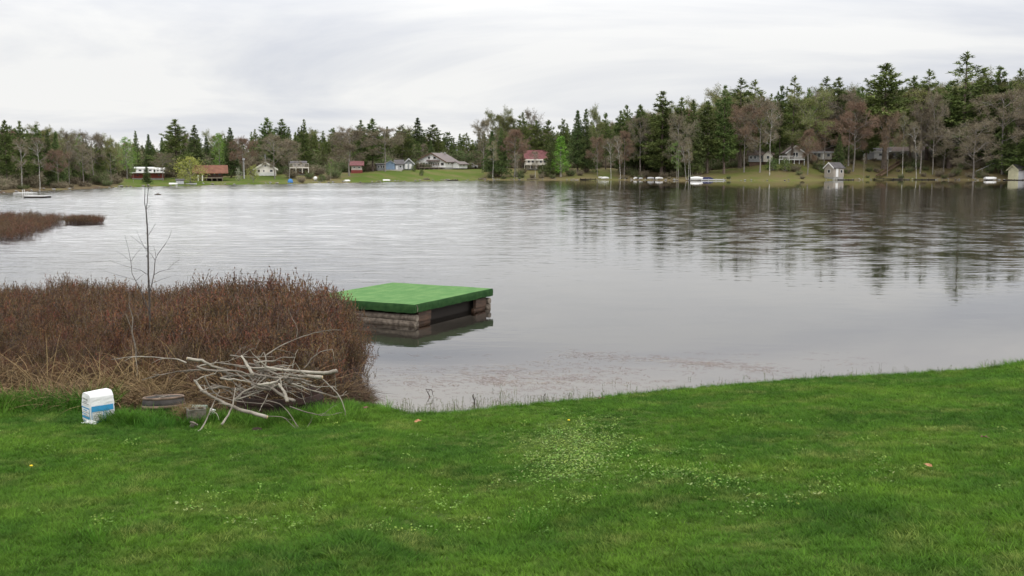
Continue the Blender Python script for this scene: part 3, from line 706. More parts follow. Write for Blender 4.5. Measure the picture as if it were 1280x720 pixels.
def window(par, face, x, z, w_, h_, wd, dp, mf=m_white):
    """framed window on the front ('f'), left or right wall of a house"""
    g = G(); t_ = max(.06, w_ * .07)
    g.box(-w_ / 2, -w_ / 2 + t_, -.06, .03, 0, h_).box(w_ / 2 - t_, w_ / 2, -.06, .03, 0, h_).box(-w_ / 2 + t_, w_ / 2 - t_, -.06, .03, 0, t_).box(-w_ / 2 + t_, w_ / 2 - t_, -.06, .03, h_ - t_, h_)
    o = g.obj('window', mf, par)
    o.location, o.rotation_euler = {'f': ((x, 0, z), (0, 0, 0)), 'r': ((wd / 2, x, z), (0, 0, PI / 2)), 'l': ((-wd / 2, x, z), (0, 0, -PI / 2))}[face]
    G().box(-w_ / 2 + t_, w_ / 2 - t_, -.025, .02, t_, h_ - t_).obj('pane', m_glass, o)
    return o
def door(par, face, x, z, w_, h_, wd, mf):
    g = G().box(-w_ / 2, w_ / 2, -.05, .03, 0, h_); o = g.obj('door', mf, par)
    o.location, o.rotation_euler = {'f': ((x, 0, z), (0, 0, 0)), 'r': ((wd / 2, x, z), (0, 0, PI / 2)), 'l': ((-wd / 2, x, z), (0, 0, -PI / 2))}[face]
    G().box(w_ * .32, w_ * .42, -.10, -.05, h_ * .45, h_ * .5).obj('handle', m_metal, o)
    return o
def mass(par, x0, x1, y0, y1, z0, h, rh, axis, mw, mr, over=.35, trim=None, nm='wall', apex=.5):
    """a gabled block: wall and roof parts"""
    w_, d_ = x1 - x0, y1 - y0; g = G()
    if axis == 'y': g.prism([(x0, z0), (x1, z0), (x1, z0 + h), (x0 + w_ * apex, z0 + h + rh), (x0, z0 + h)], y0, y1)
    else:
        g.prism([(y0, z0), (y1, z0), (y1, z0 + h), (y0 + d_ * apex, z0 + h + rh), (y0, z0 + h)], 0, 1)
        g.V = [(x0 + v[1] * w_, v[0], v[2]) for v in g.V]
    wl = g.obj(nm, mw, par)
    g = G(); tk = .14; span = w_ if axis == 'y' else d_; a0 = x0 if axis == 'y' else y0
    for sd_ in (0, 1):
        ap = a0 + span * apex; ed = a0 - over if sd_ == 0 else a0 + span + over
        hs = rh / (span * (apex if sd_ == 0 else 1 - apex)); ez = z0 + h - hs * over
        pl = [(ed, ez + .01), (ap, z0 + h + rh + .01), (ap, z0 + h + rh + tk), (ed, ez + tk)]
        g2 = G().prism(pl, 0, 1)
        if axis == 'y': V_ = [(v[0], y0 - over + v[1] * (d_ + 2 * over), v[2]) for v in g2.V]
        else: V_ = [(x0 - over + v[1] * (w_ + 2 * over), v[0], v[2]) for v in g2.V]
        g.add(V_, g2.F)
    rf = g.obj('roof', mr, par)
    if trim:
        g = G()
        for sd_ in (0, 1):
            ap = a0 + span * apex; ed = a0 - over if sd_ == 0 else a0 + span + over
            hs = rh / (span * (apex if sd_ == 0 else 1 - apex)); ez = z0 + h - hs * over
            pl = [(ed, ez - .16), (ap, z0 + h + rh - .16), (ap, z0 + h + rh + tk + .03), (ed, ez + tk + .03)]
            if axis == 'y': g.prism(pl, y0 - over - .06, y0 - over - .002)
        if axis == 'x': g.box(x0 - over, x1 + over, y0 - over - .06, y0 - over - .002, z0 + h - .35, z0 + h + .02)
        g.obj('bargeboard', trim, par)
    return wl, rf
def site(name, label, cat, px, pyb, s, rz=0.0):
    D = Dshore(px) + s; p = at(px, pyb, D)
    e = empty(name, p, rz - math.atan2(p.x, p.y)); tag(e, label, cat)
    return e, D / F
def footing(e, x0, x1, y0, y1, deep=2.0, m_=None): G().box(x0 + .05, x1 - .05, y0 + .05, y1 - .05, -deep, -.002).obj('foundation', m_ or m_conc, e)
def deck(par, x0, x1, y0, y1, z, rail, m_, mr, leg=2.0, np_=5):
    d_ = G().box(x0, x1, y0, y1, z - .2, z).obj('deck', m_, par)
    g = G()
    for i in range(np_): 
        x = x0 + .1 + (x1 - x0 - .2) * i / (np_ - 1); G().box(x - .07, x + .07, y0 + .05, y0 + .19, z - leg, z - .203).obj('deck_post', m_, d_)
    if rail:
        g.box(x0, x1, y0 - .003, y0 + .05, z + rail - .1, z + rail)
        for i in range(np_ * 3): x = x0 + .05 + (x1 - x0 - .1) * i / (np_ * 3 - 1); g.box(x - .035, x + .035, y0, y0 + .045, z, z + rail - .1)
        g.obj('railing', mr, d_)
    return d_

# red house
e, u = site('lakeside_house', 'low red house with white upper storey at the left end of the far lawns', 'house', 185, 222.5, 20)
footing(e, -19 * u, 19 * u, 0, 6)
G().box(-19 * u, 19 * u, 0, 7, 0, 6.2 * u).obj('wall', m_red, e); G().box(-21 * u, 20 * u, -.8, 7.3, 6.2 * u + .002, 6.9 * u).obj('roof', m_white, e)
mass(e, -14 * u, 7 * u, 1.2, 6.5, 6.95 * u, 4.6 * u, 1.2 * u, 'x', m_white, m_white, .3, nm='upper_storey'); mass(e, 9 * u, 19 * u, 1.6, 6.5, 6.95 * u, 3.6 * u, 1.6 * u, 'x', m_white, m_white, .3, nm='upper_storey')
for x in (-9, -3, 3): window(e, 'f', x * u, 8.2 * u, 4 * u, 2.6 * u, 1, 1, m_white).location[1] = 1.2
for x in (12, 16): window(e, 'f', x * u, 7.9 * u, 2.6 * u, 2.2 * u, 1, 1).location[1] = 1.6
for x in (-12, 2, 13): window(e, 'f', x * u, 2 * u, 3 * u, 2.6 * u, 1, 1, m_red)
# cabin
e, u = site('cabin', 'brown cabin with orange-brown roof and open porch right of the willow', 'cabin', 263, 222.3, 12)
footing(e, -15 * u, 15 * u, 1, 5, 2, m_dark)
mass(e, -15 * u, 15 * u, 1.2, 6, 0, 8 * u, 7 * u, 'x', m_brown, m_orange, 1.0)
for x in (-9, -2, 5, 11): window(e, 'f', x * u, 2.6 * u, 3 * u, 3 * u, 1, 1, m_brown).location[1] = 1.2
deck(e, -18 * u, 15 * u, -.6, 1.15, .1, 0, m_deckw, m_deckw, 1.2, 6)
for x in (-14.5, -9.5): G().box(x * u - .09, x * u + .09, -.9, -.72, -1, 3.2 * u).obj('post', m_white, e)
# gabled white house
e, u = site('gabled_house', 'cream white house with a steep gable facing the lake', 'house', 332, 219.6, 22, .0)
footing(e, -13 * u, 13 * u, .2, 8)
mass(e, -13 * u, 13 * u, 0, 8, 0, 8.6 * u, 8 * u, 'y', m_cream, m_roofbrn, .4, m_cream)
window(e, 'f', -8 * u, 4.4 * u, 2.6 * u, 2.8 * u, 1, 1, m_brown); window(e, 'f', -2 * u, 4.4 * u, 2.2 * u, 3 * u, 1, 1); window(e, 'f', 7 * u, 4.4 * u, 4 * u, 3 * u, 1, 1); window(e, 'f', 0, 11 * u, 3 * u, 2.5 * u, 1, 1)
G().box(-8 * u, 12 * u, -1.6, -.01, 0, 4 * u).obj('porch_wall', m_white, e)
g = G().tube([(0, .6, 16 * u), (0, .6, 27 * u)], [.06, .05], 6); g.obj('mast', m_lightbl, e)
# chalet
e, u = site('chalet', 'brown two-storey chalet with pale balcony, half hidden by a bare tree', 'house', 374, 217.2, 20)
footing(e, -10 * u, 10 * u, .2, 6)
mass(e, -10 * u, 10 * u, 0, 7, 0, 7.6 * u, .3 * u, 'x', m_brown, m_brown, .1); mass(e, -8 * u, 7 * u, .5, 6.5, 8.2 * u, 5 * u, 2 * u, 'x', m_tan, m_roofgrey, .5, nm='upper_storey')
for x in (-5, 0, 5): window(e, 'f', x * u, 9.6 * u, 2.6 * u, 2.4 * u, 1, 1).location[1] = .5
for x in (-6, 1, 6): window(e, 'f', x * u, 2.6 * u, 3 * u, 3 * u, 1, 1, m_tan)
deck(e, -12 * u, 12 * u, -1.2, -.01, 8 * u, .8, m_cream, m_tan, 7 * u, 4)
# red cabin
e, u = site('small_cabin', 'small cabin with red base and reddish roof behind the wide bare tree', 'cabin', 446, 217, 24)
footing(e, -6 * u, 6 * u, .2, 4)
G().box(-7 * u, 7 * u, 0, 5, 0, 4.4 * u).obj('base_wall', m_red, e); mass(e, -6.5 * u, 6.5 * u, .3, 5, 4.45 * u, 6 * u, 4.5 * u, 'x', m_tan, m_roofred, .5)
for x in (-3, 3): window(e, 'f', x * u, 6.4 * u, 2.6 * u, 2.4 * u, 1, 1).location[1] = .3
# blue house
e, u = site('blue_house', 'low blue and grey house with three stepped wings left of the long white house', 'house', 488, 212.3, 26)
footing(e, -16 * u, 15 * u, .3, 6, 1.5, m_tan)
mass(e, -17 * u, -6 * u, .5, 6, 0, 6.6 * u, .8 * u, 'x', m_grey, m_roofgrey, .3); mass(e, -5.5 * u, 5.5 * u, 0, 6, 0, 8 * u, 3 * u, 'y', m_blue, m_lightbl, .3); mass(e, 6 * u, 16 * u, .6, 7, 0, 7 * u, 5 * u, 'x', m_lightbl, m_roofgrey, .3)
for x in (-14.5, -11, -8.5): window(e, 'f', x * u, 2.2 * u, 2.4 * u, 3.4 * u, 1, 1).location[1] = .5
door(e, 'f', -1 * u, .5 * u, 8 * u, 5.4 * u, 1, m_blue); door(e, 'f', 8 * u, .3 * u, 2.2 * u, 5 * u, 1, m_white).location[1] = .6; window(e, 'f', 12.5 * u, 2.5 * u, 3 * u, 3 * u, 1, 1).location[1] = .6
G().box(-6 * u, 14 * u, -1.4, -.01, -1.5, .05).obj('terrace', m_tan, e)
e, u = site('garage', 'small grey garage with a peaked gable and white doors beside the long white house', 'garage', 511, 211.5, 28)
footing(e, -5.5 * u, 5.5 * u, .2, 5); mass(e, -6 * u, 6 * u, 0, 6, 0, 7.4 * u, 5.6 * u, 'y', m_grey, m_roofgrey, .35, m_lightbl)
for x in (-3, 2.2): door(e, 'f', x * u, .1, 3 * u, 6 * u, 1, m_white)
# long white house
e, u = site('long_white_house', 'large white house with broad gable, brown roof and wooden deck', 'house', 541, 209.4, 30, -.42)
W0, W1 = -24 * u, 17 * u; DP = 40 * u
footing(e, W0, W1, .2, DP)
mass(e, W0, W1, 0, DP, 0, 7.6 * u, 10 * u, 'y', m_white, m_roofmet, .5, m_brown, apex=.56)
for x in (-20.5, -16, -12.5, -8.5): window(e, 'f', x * u, 2.0 * u, 2.7 * u, 3.6 * u, 1, 1)
for x in (-4.5, -1.5, 1.5, 4.5, 7.5): window(e, 'f', x * u, 2.2 * u, 2.1 * u, 3.8 * u, 1, 1)
window(e, 'f', 13 * u, 2.6 * u, 4 * u, 3.4 * u, 1, 1, m_tan); window(e, 'f', -5 * u, 10.5 * u, 3 * u, 3 * u, 1, 1, m_tan); window(e, 'f', 2.5 * u, 10.5 * u, 3.4 * u, 3 * u, 1, 1, m_tan)
G().prism([(-7.2 * u, 7.4 * u), (10 * u, 7.4 * u), (9 * u, 9.6 * u), (-6 * u, 9.6 * u)], -1.1, -.02).obj('porch_roof', m_roofmet, e)
for y in (10, 20, 28, 34): window(e, 'r', y * u, 3.6 * u, 3.4 * u, 2.6 * u, W1 * 2, 1)
o_, _ = mass(e, W1 + .01, W1 + 9 * u, 22 * u, 50 * u, -.2, 5.6 * u, 2.4 * u, 'y', m_white, m_roofmet, .4, nm='wing')
for y in (28, 38): window(e, 'r', y * u, 2 * u, 3.2 * u, 2.4 * u, (W1 + 9 * u) * 2, 1)
deck(e, -26 * u, 14 * u, -2.6, -.05, .05, .75, m_deckw, m_deckw, 1.3, 7)
for x in (-3, 1.5): G().box(x * u - .2, x * u + .2, 7, 7.4, 17.0 * u, 19.6 * u).obj('chimney', m_conc, e)
e = empty('utility_pole', place(571, 47)); e.location.z = 2.6; tag(e, 'thin white pole sticking up behind the roof of the long white house', 'pole')
hh = at(571, 187, Dshore(571) + 47).z - 2.6; G().tube([(0, 0, 0), (0, 0, hh)], [.13, .1], 6).obj('mast', m_lightbl, e); G().box(-.35, .35, -.12, .12, hh - .5, hh).obj('lamp_head', m_lightbl, e)
e = empty('yard_lamp', place(305, 16)); tag(e, 'thin grey lamp post on the lawn left of the white gabled house', 'lamp post')
hh = at(305, 200, Dshore(305) + 16).z - e.location.z; G().tube([(0, 0, 0), (0, 0, hh)], [.1, .06], 6).obj('post', m_lightbl, e); G().box(-.2, .2, -.2, .2, hh - .05, hh + .35).obj('lamp_head', m_lightbl, e)
# red-roofed cottage
e, u = site('cottage', 'cottage with a faded red roof and balcony seen between tree trunks', 'house', 671, 211.5, 20)
footing(e, -13 * u, 13 * u, .3, 7); G().box(-13 * u, 13 * u, .3, 7, 0, 5.6 * u).obj('base_wall', m_tan, e)
mass(e, -14 * u, 14 * u, 0, 7, 5.7 * u, 6.6 * u, 11 * u, 'x', m_cream, m_roofred, .5, m_cream, apex=.5)
for x in (-10, -5, 0, 5, 10): window(e, 'f', x * u, 7.2 * u, 3 * u, 4 * u, 1, 1)
for x in (-7, 7): window(e, 'f', x * u, 1.4 * u, 3 * u, 2.6 * u, 1, 1, m_brown).location[1] = .3
deck(e, -15.5 * u, 15 * u, -1.4, -.01, 5.9 * u, .5, m_tan, m_tan, 5.8 * u, 5)
# grey house
e, u = site('grey_house', 'blue-grey house under bare trees left of the deck house', 'house', 951, 202.3, 24)
footing(e, -14 * u, 14 * u, .2, 7, 3, m_brown); mass(e, -15 * u, 14 * u, 0, 8, 0, 8.5 * u, 5.2 * u, 'x', m_grey, m_roofbrn, .5)
mass(e, 3 * u, 14 * u, -1.2, 3, 0, 8.6 * u, 4.6 * u, 'y', m_tan, m_roofbrn, .3, nm='porch_wall')
for x in (-12, -7, 0): window(e, 'f', x * u, 3.5 * u, 3.6 * u, 4 * u, 1, 1)
window(e, 'f', 8.5 * u, 3.6 * u, 3.6 * u, 4 * u, 1, 1).location[1] = -1.2
# deck house
e, u = site('deck_house', 'beige house with white-edged gable and white deck railing over a dark basement', 'house', 994, 200.2, 22, .15)
footing(e, -9.5 * u, 9.5 * u, .2, 8, 2.2, m_brown); mass(e, -10 * u, 10 * u, 0, 9, 0, 10 * u, 7.4 * u, 'y', m_tan, m_roofbrn, .5, m_white)
for x in (-1.6, 1.8): window(e, 'f', x * u, 3.6 * u, 3 * u, 6 * u, 1, 1)
deck(e, -21 * u, 10 * u, -2.2, -.05, .25, .85, m_white, m_white, 2.3, 6)
e, u = site('tan_house', 'tan house with broad brown roof right of the deck house', 'house', 1026, 199.3, 26)
footing(e, -13 * u, 13 * u, .2, 8, 2.2, m_brown); mass(e, -13 * u, 13 * u, 0, 8, 0, 9.6 * u, 9.4 * u, 'x', m_tan, m_roofbrn, .5, m_lightbl)
for x in (-7, -2): window(e, 'f', x * u, 2.4 * u, 4 * u, 5.6 * u, 1, 1)
door(e, 'f', 3.4 * u, .1, 3 * u, 7 * u, 1, m_white); window(e, 'f', 9 * u, 3.2 * u, 4 * u, 4 * u, 1, 1)
m_shed = plain('beige_shed_siding', (.36, .32, .27))
# shed at the waterline
e, u = site('lakeside_shed', 'small beige shed with white-edged gable and white door right at the water', 'shed', 1036, 221.3, 2.2, -.75)
ws, ds = 15 * u, 18 * u; footing(e, -ws / 2, ws / 2, 0, ds, .8); mass(e, -ws / 2, ws / 2, 0, ds, 0, 11.6 * u, 6.0 * u, 'y', m_shed, m_roofgrey, .25, m_white)
window(e, 'f', 0, 5 * u, 4.4 * u, 4.2 * u, 1, 1); door(e, 'r', 6 * u, .05, 4 * u, 10.5 * u, ws, m_white); window(e, 'r', 13.5 * u, 5 * u, 4 * u, 4 * u, ws, 1)
# garage and long tan house
e, u = site('white_garage', 'white garage on top of the bank above the brown stairs', 'garage', 1094, 199.2, 22)
footing(e, -14 * u, 14 * u, .2, 7, 2.5); mass(e, -14.5 * u, 15 * u, 0, 8, 0, 10.5 * u, 3.4 * u, 'x', m_white, m_roofgrey, .8, m_white)
door(e, 'f', -6 * u, .1, 9 * u, 8 * u, 1, m_lightbl); window(e, 'f', 6 * u, 4 * u, 4 * u, 3.5 * u, 1, 1)
e, u = site('tan_bungalow', 'long tan bungalow behind birches on top of the right bank', 'house', 1140, 198.8, 27)
footing(e, -28 * u, 28 * u, .2, 7, 2.5); mass(e, -29 * u, 29 * u, 0, 8, 0, 10 * u, 5 * u, 'x', m_tan, m_roofbrn, .6, m_tan)
for x in (-22, -13, -3, 6, 17, 24): window(e, 'f', x * u, 3.6 * u, 4.6 * u, 4 * u, 1, 1)
G().box(12 * u, 29 * u, -1.4, -.62, 9.4 * u, 10.3 * u).obj('awning', m_white, e)
# boathouse
e, u = site('boathouse', 'boathouse with pale yellow gable and white side wall at the right edge', 'boathouse', 1266, 225.2, .6, -.72)
ws, ds = 15 * u, 30 * u; footing(e, -ws / 2, ws / 2, 0, ds, .7, m_dark); mass(e, -ws / 2, ws / 2, 0, ds, 0, 13 * u, 5.6 * u, 'y', m_yellow, m_roofgrey, .3, m_yellow)
G().box(ws / 2 + .003, ws / 2 + .04, .1, ds - .1, .15, 12.6 * u).obj('side_panel', m_lightbl, e)
door(e, 'f', 0, .1, 8 * u, 10 * u, 1, m_yellow); window(e, 'r', 22 * u, 4 * u, 5 * u, 5 * u, ws + .09, 1)

# ------------------------------------------------------------------ boats, docks and small things along the shore
def hull_mesh(L_, W_, H_, over=False):
    g = G(); V_ = []; Fc_ = []; k = 9; prof = [(-1, 1), (-.92, .45), (-.55, .06), (0, 0), (.55, .06), (.92, .45), (1, 1)]
    for i in range(k):
        t_ = i / (k - 1); wv = (1 - max(0, (t_ - .35) / .65) ** 2.2) * (.86 + .14 * min(1, t_ * 3)); rise = .18 * max(0, (t_ - .5) * 2) ** 2
        for (a, b) in prof: V_.append(((t_ - .5) * L_, a * W_ / 2 * max(wv, .02), H_ * (b + rise) if not over else H_ * (1.0 - b) - H_ * rise * .4 + .02))
    n_ = len(prof)
    for i in range(k - 1):
        for j in range(n_ - 1): Fc_.append((i * n_ + j, i * n_ + j + 1, (i + 1) * n_ + j + 1, (i + 1) * n_ + j))
    Fc_.append(tuple(range(n_))); g.add(V_, Fc_)
    return g
def boat(px, s, L_, rz, label, mh=m_white, cover=None, over=False, z=None, motor=True, name='boat'):
    p = place(px, s); p.z = z if z is not None else p.z + .03
    e = empty(name, p, rz); tag(e, label, 'boat'); W_ = L_ * .36; H_ = L_ * .16
    hull_mesh(L_, W_, H_, over).obj('hull', mh, e, smooth=False)
    if not over:
        g = G()
        if cover:
            V_ = []; Fc_ = []
            for i in range(9):
                t_ = i / 8; wv = (1 - max(0, (t_ - .35) / .65) ** 2.2) * (.86 + .14 * min(1, t_ * 3)) + .02; hb = H_ * (1 + .18 * max(0, (t_ - .5) * 2) ** 2)
                for a in (-1.03, -.5, 0, .5, 1.03): V_.append(((t_ - .5) * L_ * 1.01, a * W_ / 2 * wv, hb + .01 + L_ * .10 * math.sin(PI * min(1, .15 + t_ * .85)) * (1 - a * a * .9)))
            for i in range(8):
                for j in range(4): Fc_.append((i * 5 + j, i * 5 + j + 1, (i + 1) * 5 + j + 1, (i + 1) * 5 + j))
            g.add(V_, Fc_); g.obj('cover', cover, e, smooth=True)
        else:
            for x in (-.2, .1): G().box(x * L_ - .12, x * L_ + .12, -W_ * .44, W_ * .44, H_ * .7, H_ * .78).obj('bench', m_tan, e)
        if motor: G().box(-L_ * .5 - .28, -L_ * .5 - .02, -.14, .14, H_ * .2, H_ * 1.5).box(-L_ * .5 - .2, -L_ * .5 - .1, -.05, .05, -H_ * .3, H_ * .2).obj('motor', m_rubber, e)
    else: G().box(-L_ * .48, L_ * .3, -.03, .03, H_ + .0, H_ + .06).obj('keel', mh, e)
    return e
boat(872, -.6, 3.6, .1, 'white covered boat moored beside the three leaning white trunks', cover=m_white, z=.05)
boat(1239, .6, 3.4, .25, 'upturned white boat on the shore left of the boathouse', over=True)
boat(795, 1.6, 1.9, 1.0, 'white boat at the left end of the pulled-up row', cover=m_white, motor=False); boat(801, 2.0, 1.6, .7, 'second white boat in the pulled-up row', cover=m_lightbl)
boat(814, 1.6, 2.0, .2, 'grey-white boat in the middle of the pulled-up row', mh=m_lightbl, cover=m_lightbl); boat(824, 1.6, 2.0, .1, 'white boat at the right end of the pulled-up row', cover=m_white)
boat(757, 2.0, 2.2, .5, 'small white boat tilted on the shore below the sloping lawn', cover=m_white, motor=False); boat(751, 5.5, 1.2, 0, 'tiny white dinghy lying on the sloping lawn', over=True)
boat(216, 1.6, 1.4, .2, 'small white rowing boat beside the grey pump shed', over=True); boat(239, .3, 1.7, .1, 'pale flat boat at the waterline right of the grey pump shed', mh=m_lightbl, motor=False)
boat(483, 1.0, 1.6, .3, 'small white boat on the shore below the blue house', over=True); boat(434, 2.2, 1.7, 1.0, 'white canoe-like boat leaning near the pale trunk of the wide bare tree', over=True)
e, u = site('pump_shed', 'tiny grey-white shed at the waterline below the willow', 'shed', 225, 230.2, 1.2)
footing(e, -4.4 * u, 4.4 * u, .05, 1.2, .5); mass(e, -4.6 * u, 4.6 * u, 0, 1.4, 0, 4.6 * u, 1.0 * u, 'x', m_lightbl, m_roofgrey, .12); window(e, 'f', -1.5 * u, 2 * u, 1.8 * u, 1.8 * u, 1, 1); door(e, 'f', 2.5 * u, .05, 2.2 * u, 3.6 * u, 1, m_lightbl)
def dock(px, s, L_, W_, label, md, z=.28, rz=0.0, mp=m_dark, n_=4):
    p = place(px, s); p.z = 0; e = empty('boat_dock', p, rz); tag(e, label, 'dock')
    k = max(4, int(L_ / .9))
    for i in range(k): G().box(-L_ / 2 + L_ / k * i, -L_ / 2 + L_ / k * (i + 1) - .04, -W_ / 2, W_ / 2, z, z + .06).obj('plank', md, e)
    G().box(-L_ / 2, L_ / 2, -W_ / 2 - .05, -W_ / 2 - .003, z - .16, z + .05).box(-L_ / 2, L_ / 2, W_ / 2 + .003, W_ / 2 + .05, z - .16, z + .05).obj('side_beam', mp, e)
    for i in range(n_): x = -L_ / 2 + .1 + (L_ - .2) * i / (n_ - 1); G().tube([(x, -W_ / 2 - .11, -.9), (x, -W_ / 2 - .11, z + .25)], [.05, .05], 6).obj('post', mp, e)
dock(890, -.9, 5.6, 1.0, 'long white dock reaching right of the covered boat', m_white, rz=.05, mp=m_lightbl)
dock(1057, -.6, 4.2, 1.0, 'dark low dock right of the small beige shed', m_dark, .12)
dock(1110, -.5, 7.5, 1.0, 'brown shore dock at the foot of the stairs', m_brown, .3)
dock(1127, -1.6, 4.4, .9, 'pale grey dock in front of the brown shore dock', m_conc, .22)
dock(1156, -.9, 5.2, 1.0, 'dark dock under the leaning birch on the right', m_dark, .2)
dock(1272, -1.4, 6.5, 1.2, 'dark dock in front of the boathouse', m_dark, .12)
dock(563, -.4, 3.6, .8, 'low grey dock below the long white house', m_deckw, .2)
dock(735, -.3, 4.0, .8, 'dark dock below the sloping lawn', m_dark, .3)
G2 = empty('covered_jet_ski', place(884, -.3)); G2.location.z = .3; tag(G2, 'navy blue covered craft on the long white dock', 'boat cover')
hull_mesh(3.0, .8, .3).obj('hull', m_navy, G2); G().prism([(-1.3, .26), (1.2, .3), (.7, .55), (-.9, .5)], -.3, .3).obj('cover', m_navy, G2)
# stairs
A = at(1098, 219.5, Dshore(1098) + 2.5); B = at(1131, 198.5, Dshore(1131) + 20)
e = empty('bank_stairs', A); tag(e, 'brown wooden stairs climbing the bank to the white garage', 'stairs')
dv = B - A; perp = Vector((-dv.y, dv.x, 0)).normalized() * .55
for sg in (-1, 1):
    G().tube([perp * sg, dv + perp * sg], [.22, .22], 4).obj('stringer', m_brown, e); G().tube([perp * sg + V3(0, 0, .9), dv + perp * sg + V3(0, 0, .9)], [.07, .07], 4).obj('handrail', m_brown, e)
for i in range(26):
    c = dv * ((i + .5) / 26) + V3(0, 0, .12); d_ = dv.normalized() * .2; d_.z = 0
    V_ = [tuple(c + perp * a + d_ * b + V3(0, 0, z_)) for z_ in (0, .05) for a, b in ((-.95, -1), (.95, -1), (.95, 1), (-.95, 1))]
    mesh_obj('tread', V_, [(0, 3, 2, 1), (4, 5, 6, 7), (0, 1, 5, 4), (1, 2, 6, 5), (2, 3, 7, 6), (3, 0, 4, 7)], m_brown, e)
A = at(1220, 214, Dshore(1220) + 6); B = at(1243, 204, Dshore(1243) + 14); e = empty('hand_rail', A); tag(e, 'thin pale handrail slanting up the leafy bank left of the boathouse', 'handrail'); dv = B - A
G().tube([(0, 0, 0), dv], [.06, .06], 4).obj('rail', m_lightbl, e)
for i in range(4): c = dv * (i / 3); G().tube([c, c - V3(0, 0, 1.2)], [.04, .04], 4).obj('post', m_lightbl, e)
e = empty('blue_tarp_tent', place(362.5, 1.2)); tag(e, 'small bright blue tarp dome at the waterline below the chalet', 'tarp')
g = G(); prof = [(.55, 0), (.5, .3), (.35, .55), (.18, .68), (0.01, .72)]; g.lathe(prof, 10); g.V = [(v[0] * (1 + random.gauss(0, .05)), v[1], v[2] * (1 + random.gauss(0, .04))) for v in g.V]; g.obj('tarp', m_bluetarp, e)
e = empty('propane_tank', place(394, 6)); tag(e, 'small white round tank on the bank right of the chalet', 'tank'); g = G(); g.lathe([(.02, .1), (.3, .18), (.42, .45), (.42, .6), (.3, .85), (.02, .95)], 10); g.obj('vessel', m_white, e, smooth=True)
G().box(-.2, .2, -.2, .2, -.1, .12).obj('stand', m_conc, e)
def car(px, s, pyb, L_, H_, label, mb, name, rz=0):
    p = place(px, s); p.z = at(px, pyb, Dshore(px) + s).z; e = empty(name, p, rz); tag(e, label, 'car' if 'car' in name else 'truck'); W_ = 1.7
    G().prism([(-L_ / 2, .3), (L_ / 2, .3), (L_ / 2, H_ * .5), (L_ * .42, H_ * .58), (L_ * .22, H_ * .62), (-L_ * .45, H_ * .62), (-L_ / 2, H_ * .55)], -W_ / 2, W_ / 2).obj('body', mb, e, bevel=.05)
    G().prism([(-L_ * .38, H_ * .62), (L_ * .22, H_ * .62), (L_ * .08, H_), (-L_ * .28, H_)], -W_ / 2 + .1, W_ / 2 - .1).obj('cabin', mb, e, bevel=.04)
    G().prism([(-L_ * .34, H_ * .65), (L_ * .17, H_ * .65), (L_ * .07, H_ * .94), (-L_ * .27, H_ * .94)], -W_ / 2 + .08, -W_ / 2 + .098).obj('side_window', m_glass, e)
    for x in (-.32, .32):
        for y in (-.82, .82):
            g = G(); g.tube([(x * L_, y - .1, .3), (x * L_, y + .1, .3)], [.32, .32], 12); g.obj('wheel', m_rubber, e)
car(590, 32, 210.6, 3.2, 1.45, 'white car parked right of the long white house', m_carwhite, 'parked_car'); car(601, 32, 211, 3.6, 1.5, 'red car parked under the pale wispy tree', m_carred, 'parked_car', .3)
e = empty('grill', place(596, 34)); e.location.z = at(596, 210, Dshore(596) + 34).z; tag(e, 'grey covered trailer between the two parked cars', 'trailer'); G().prism([(-.9, .4), (.9, .4), (.8, 1.6), (-.7, 1.7)], -.7, .7).obj('body', m_roofgrey, e)
e.name = 'small_trailer'
for x in (-.5, .5): G().tube([(x, -.72, .3), (x, -.55, .3)], [.3, .3], 10).obj('wheel', m_rubber, e)
# stones and logs on the far shoreline
rocks = []
for i in range(4):
    bmv = []; g = G(); g.lathe([(.02, 0), (.5, .05), (.62, .25), (.45, .45), (.02, .52)], 7); g.V = [(v[0] * random.uniform(.8, 1.2), v[1] * random.uniform(.7, 1.1), v[2] * random.uniform(.8, 1.2)) for v in g.V]
    rocks.append(g.obj('piece', m_conc if i % 2 else m_greybark, link=False))
P = []; R = []; S = []; I = []
for i in range(420):
    px = random.uniform(-60, 1340)
    if not (372 < px < 440 or 470 < px < 600 or 600 < px < 900 or 1050 < px < 1260) and random.random() < .6: continue
    p = place(px, random.uniform(-.2, .9)); P.append(p); R.append((random.gauss(0, .2), 0, random.random() * 6)); k_ = random.uniform(.12, .42); S.append((k_ * 1.5, k_, k_)); I.append(random.randrange(4))
scatter('shore_stones', P, R, S, I, rocks, 'grey stones strewn along the far waterline', 'stones')
for px, s, L_, rz, lb in ((666, .4, 3, .1, 'dark fallen log on the shore below the cottage'), (603, .9, 2.4, .6, 'brown log propped on the bank below the red car'), (533, 3, 1.6, .2, 'pale driftwood pile below the deck of the long white house')):
    e = empty('shore_log', place(px, s), rz); tag(e, lb, 'log'); G().tube([(-L_ / 2, 0, .1), (0, .1, .16), (L_ / 2, 0, .12)], [.17, .2, .12], 7).obj('stem', m_bark, e); G().tube([(L_ * .1, 0, .2), (L_ * .3, .1, .75)], [.07, .03], 5).obj('branch', m_bark, e)
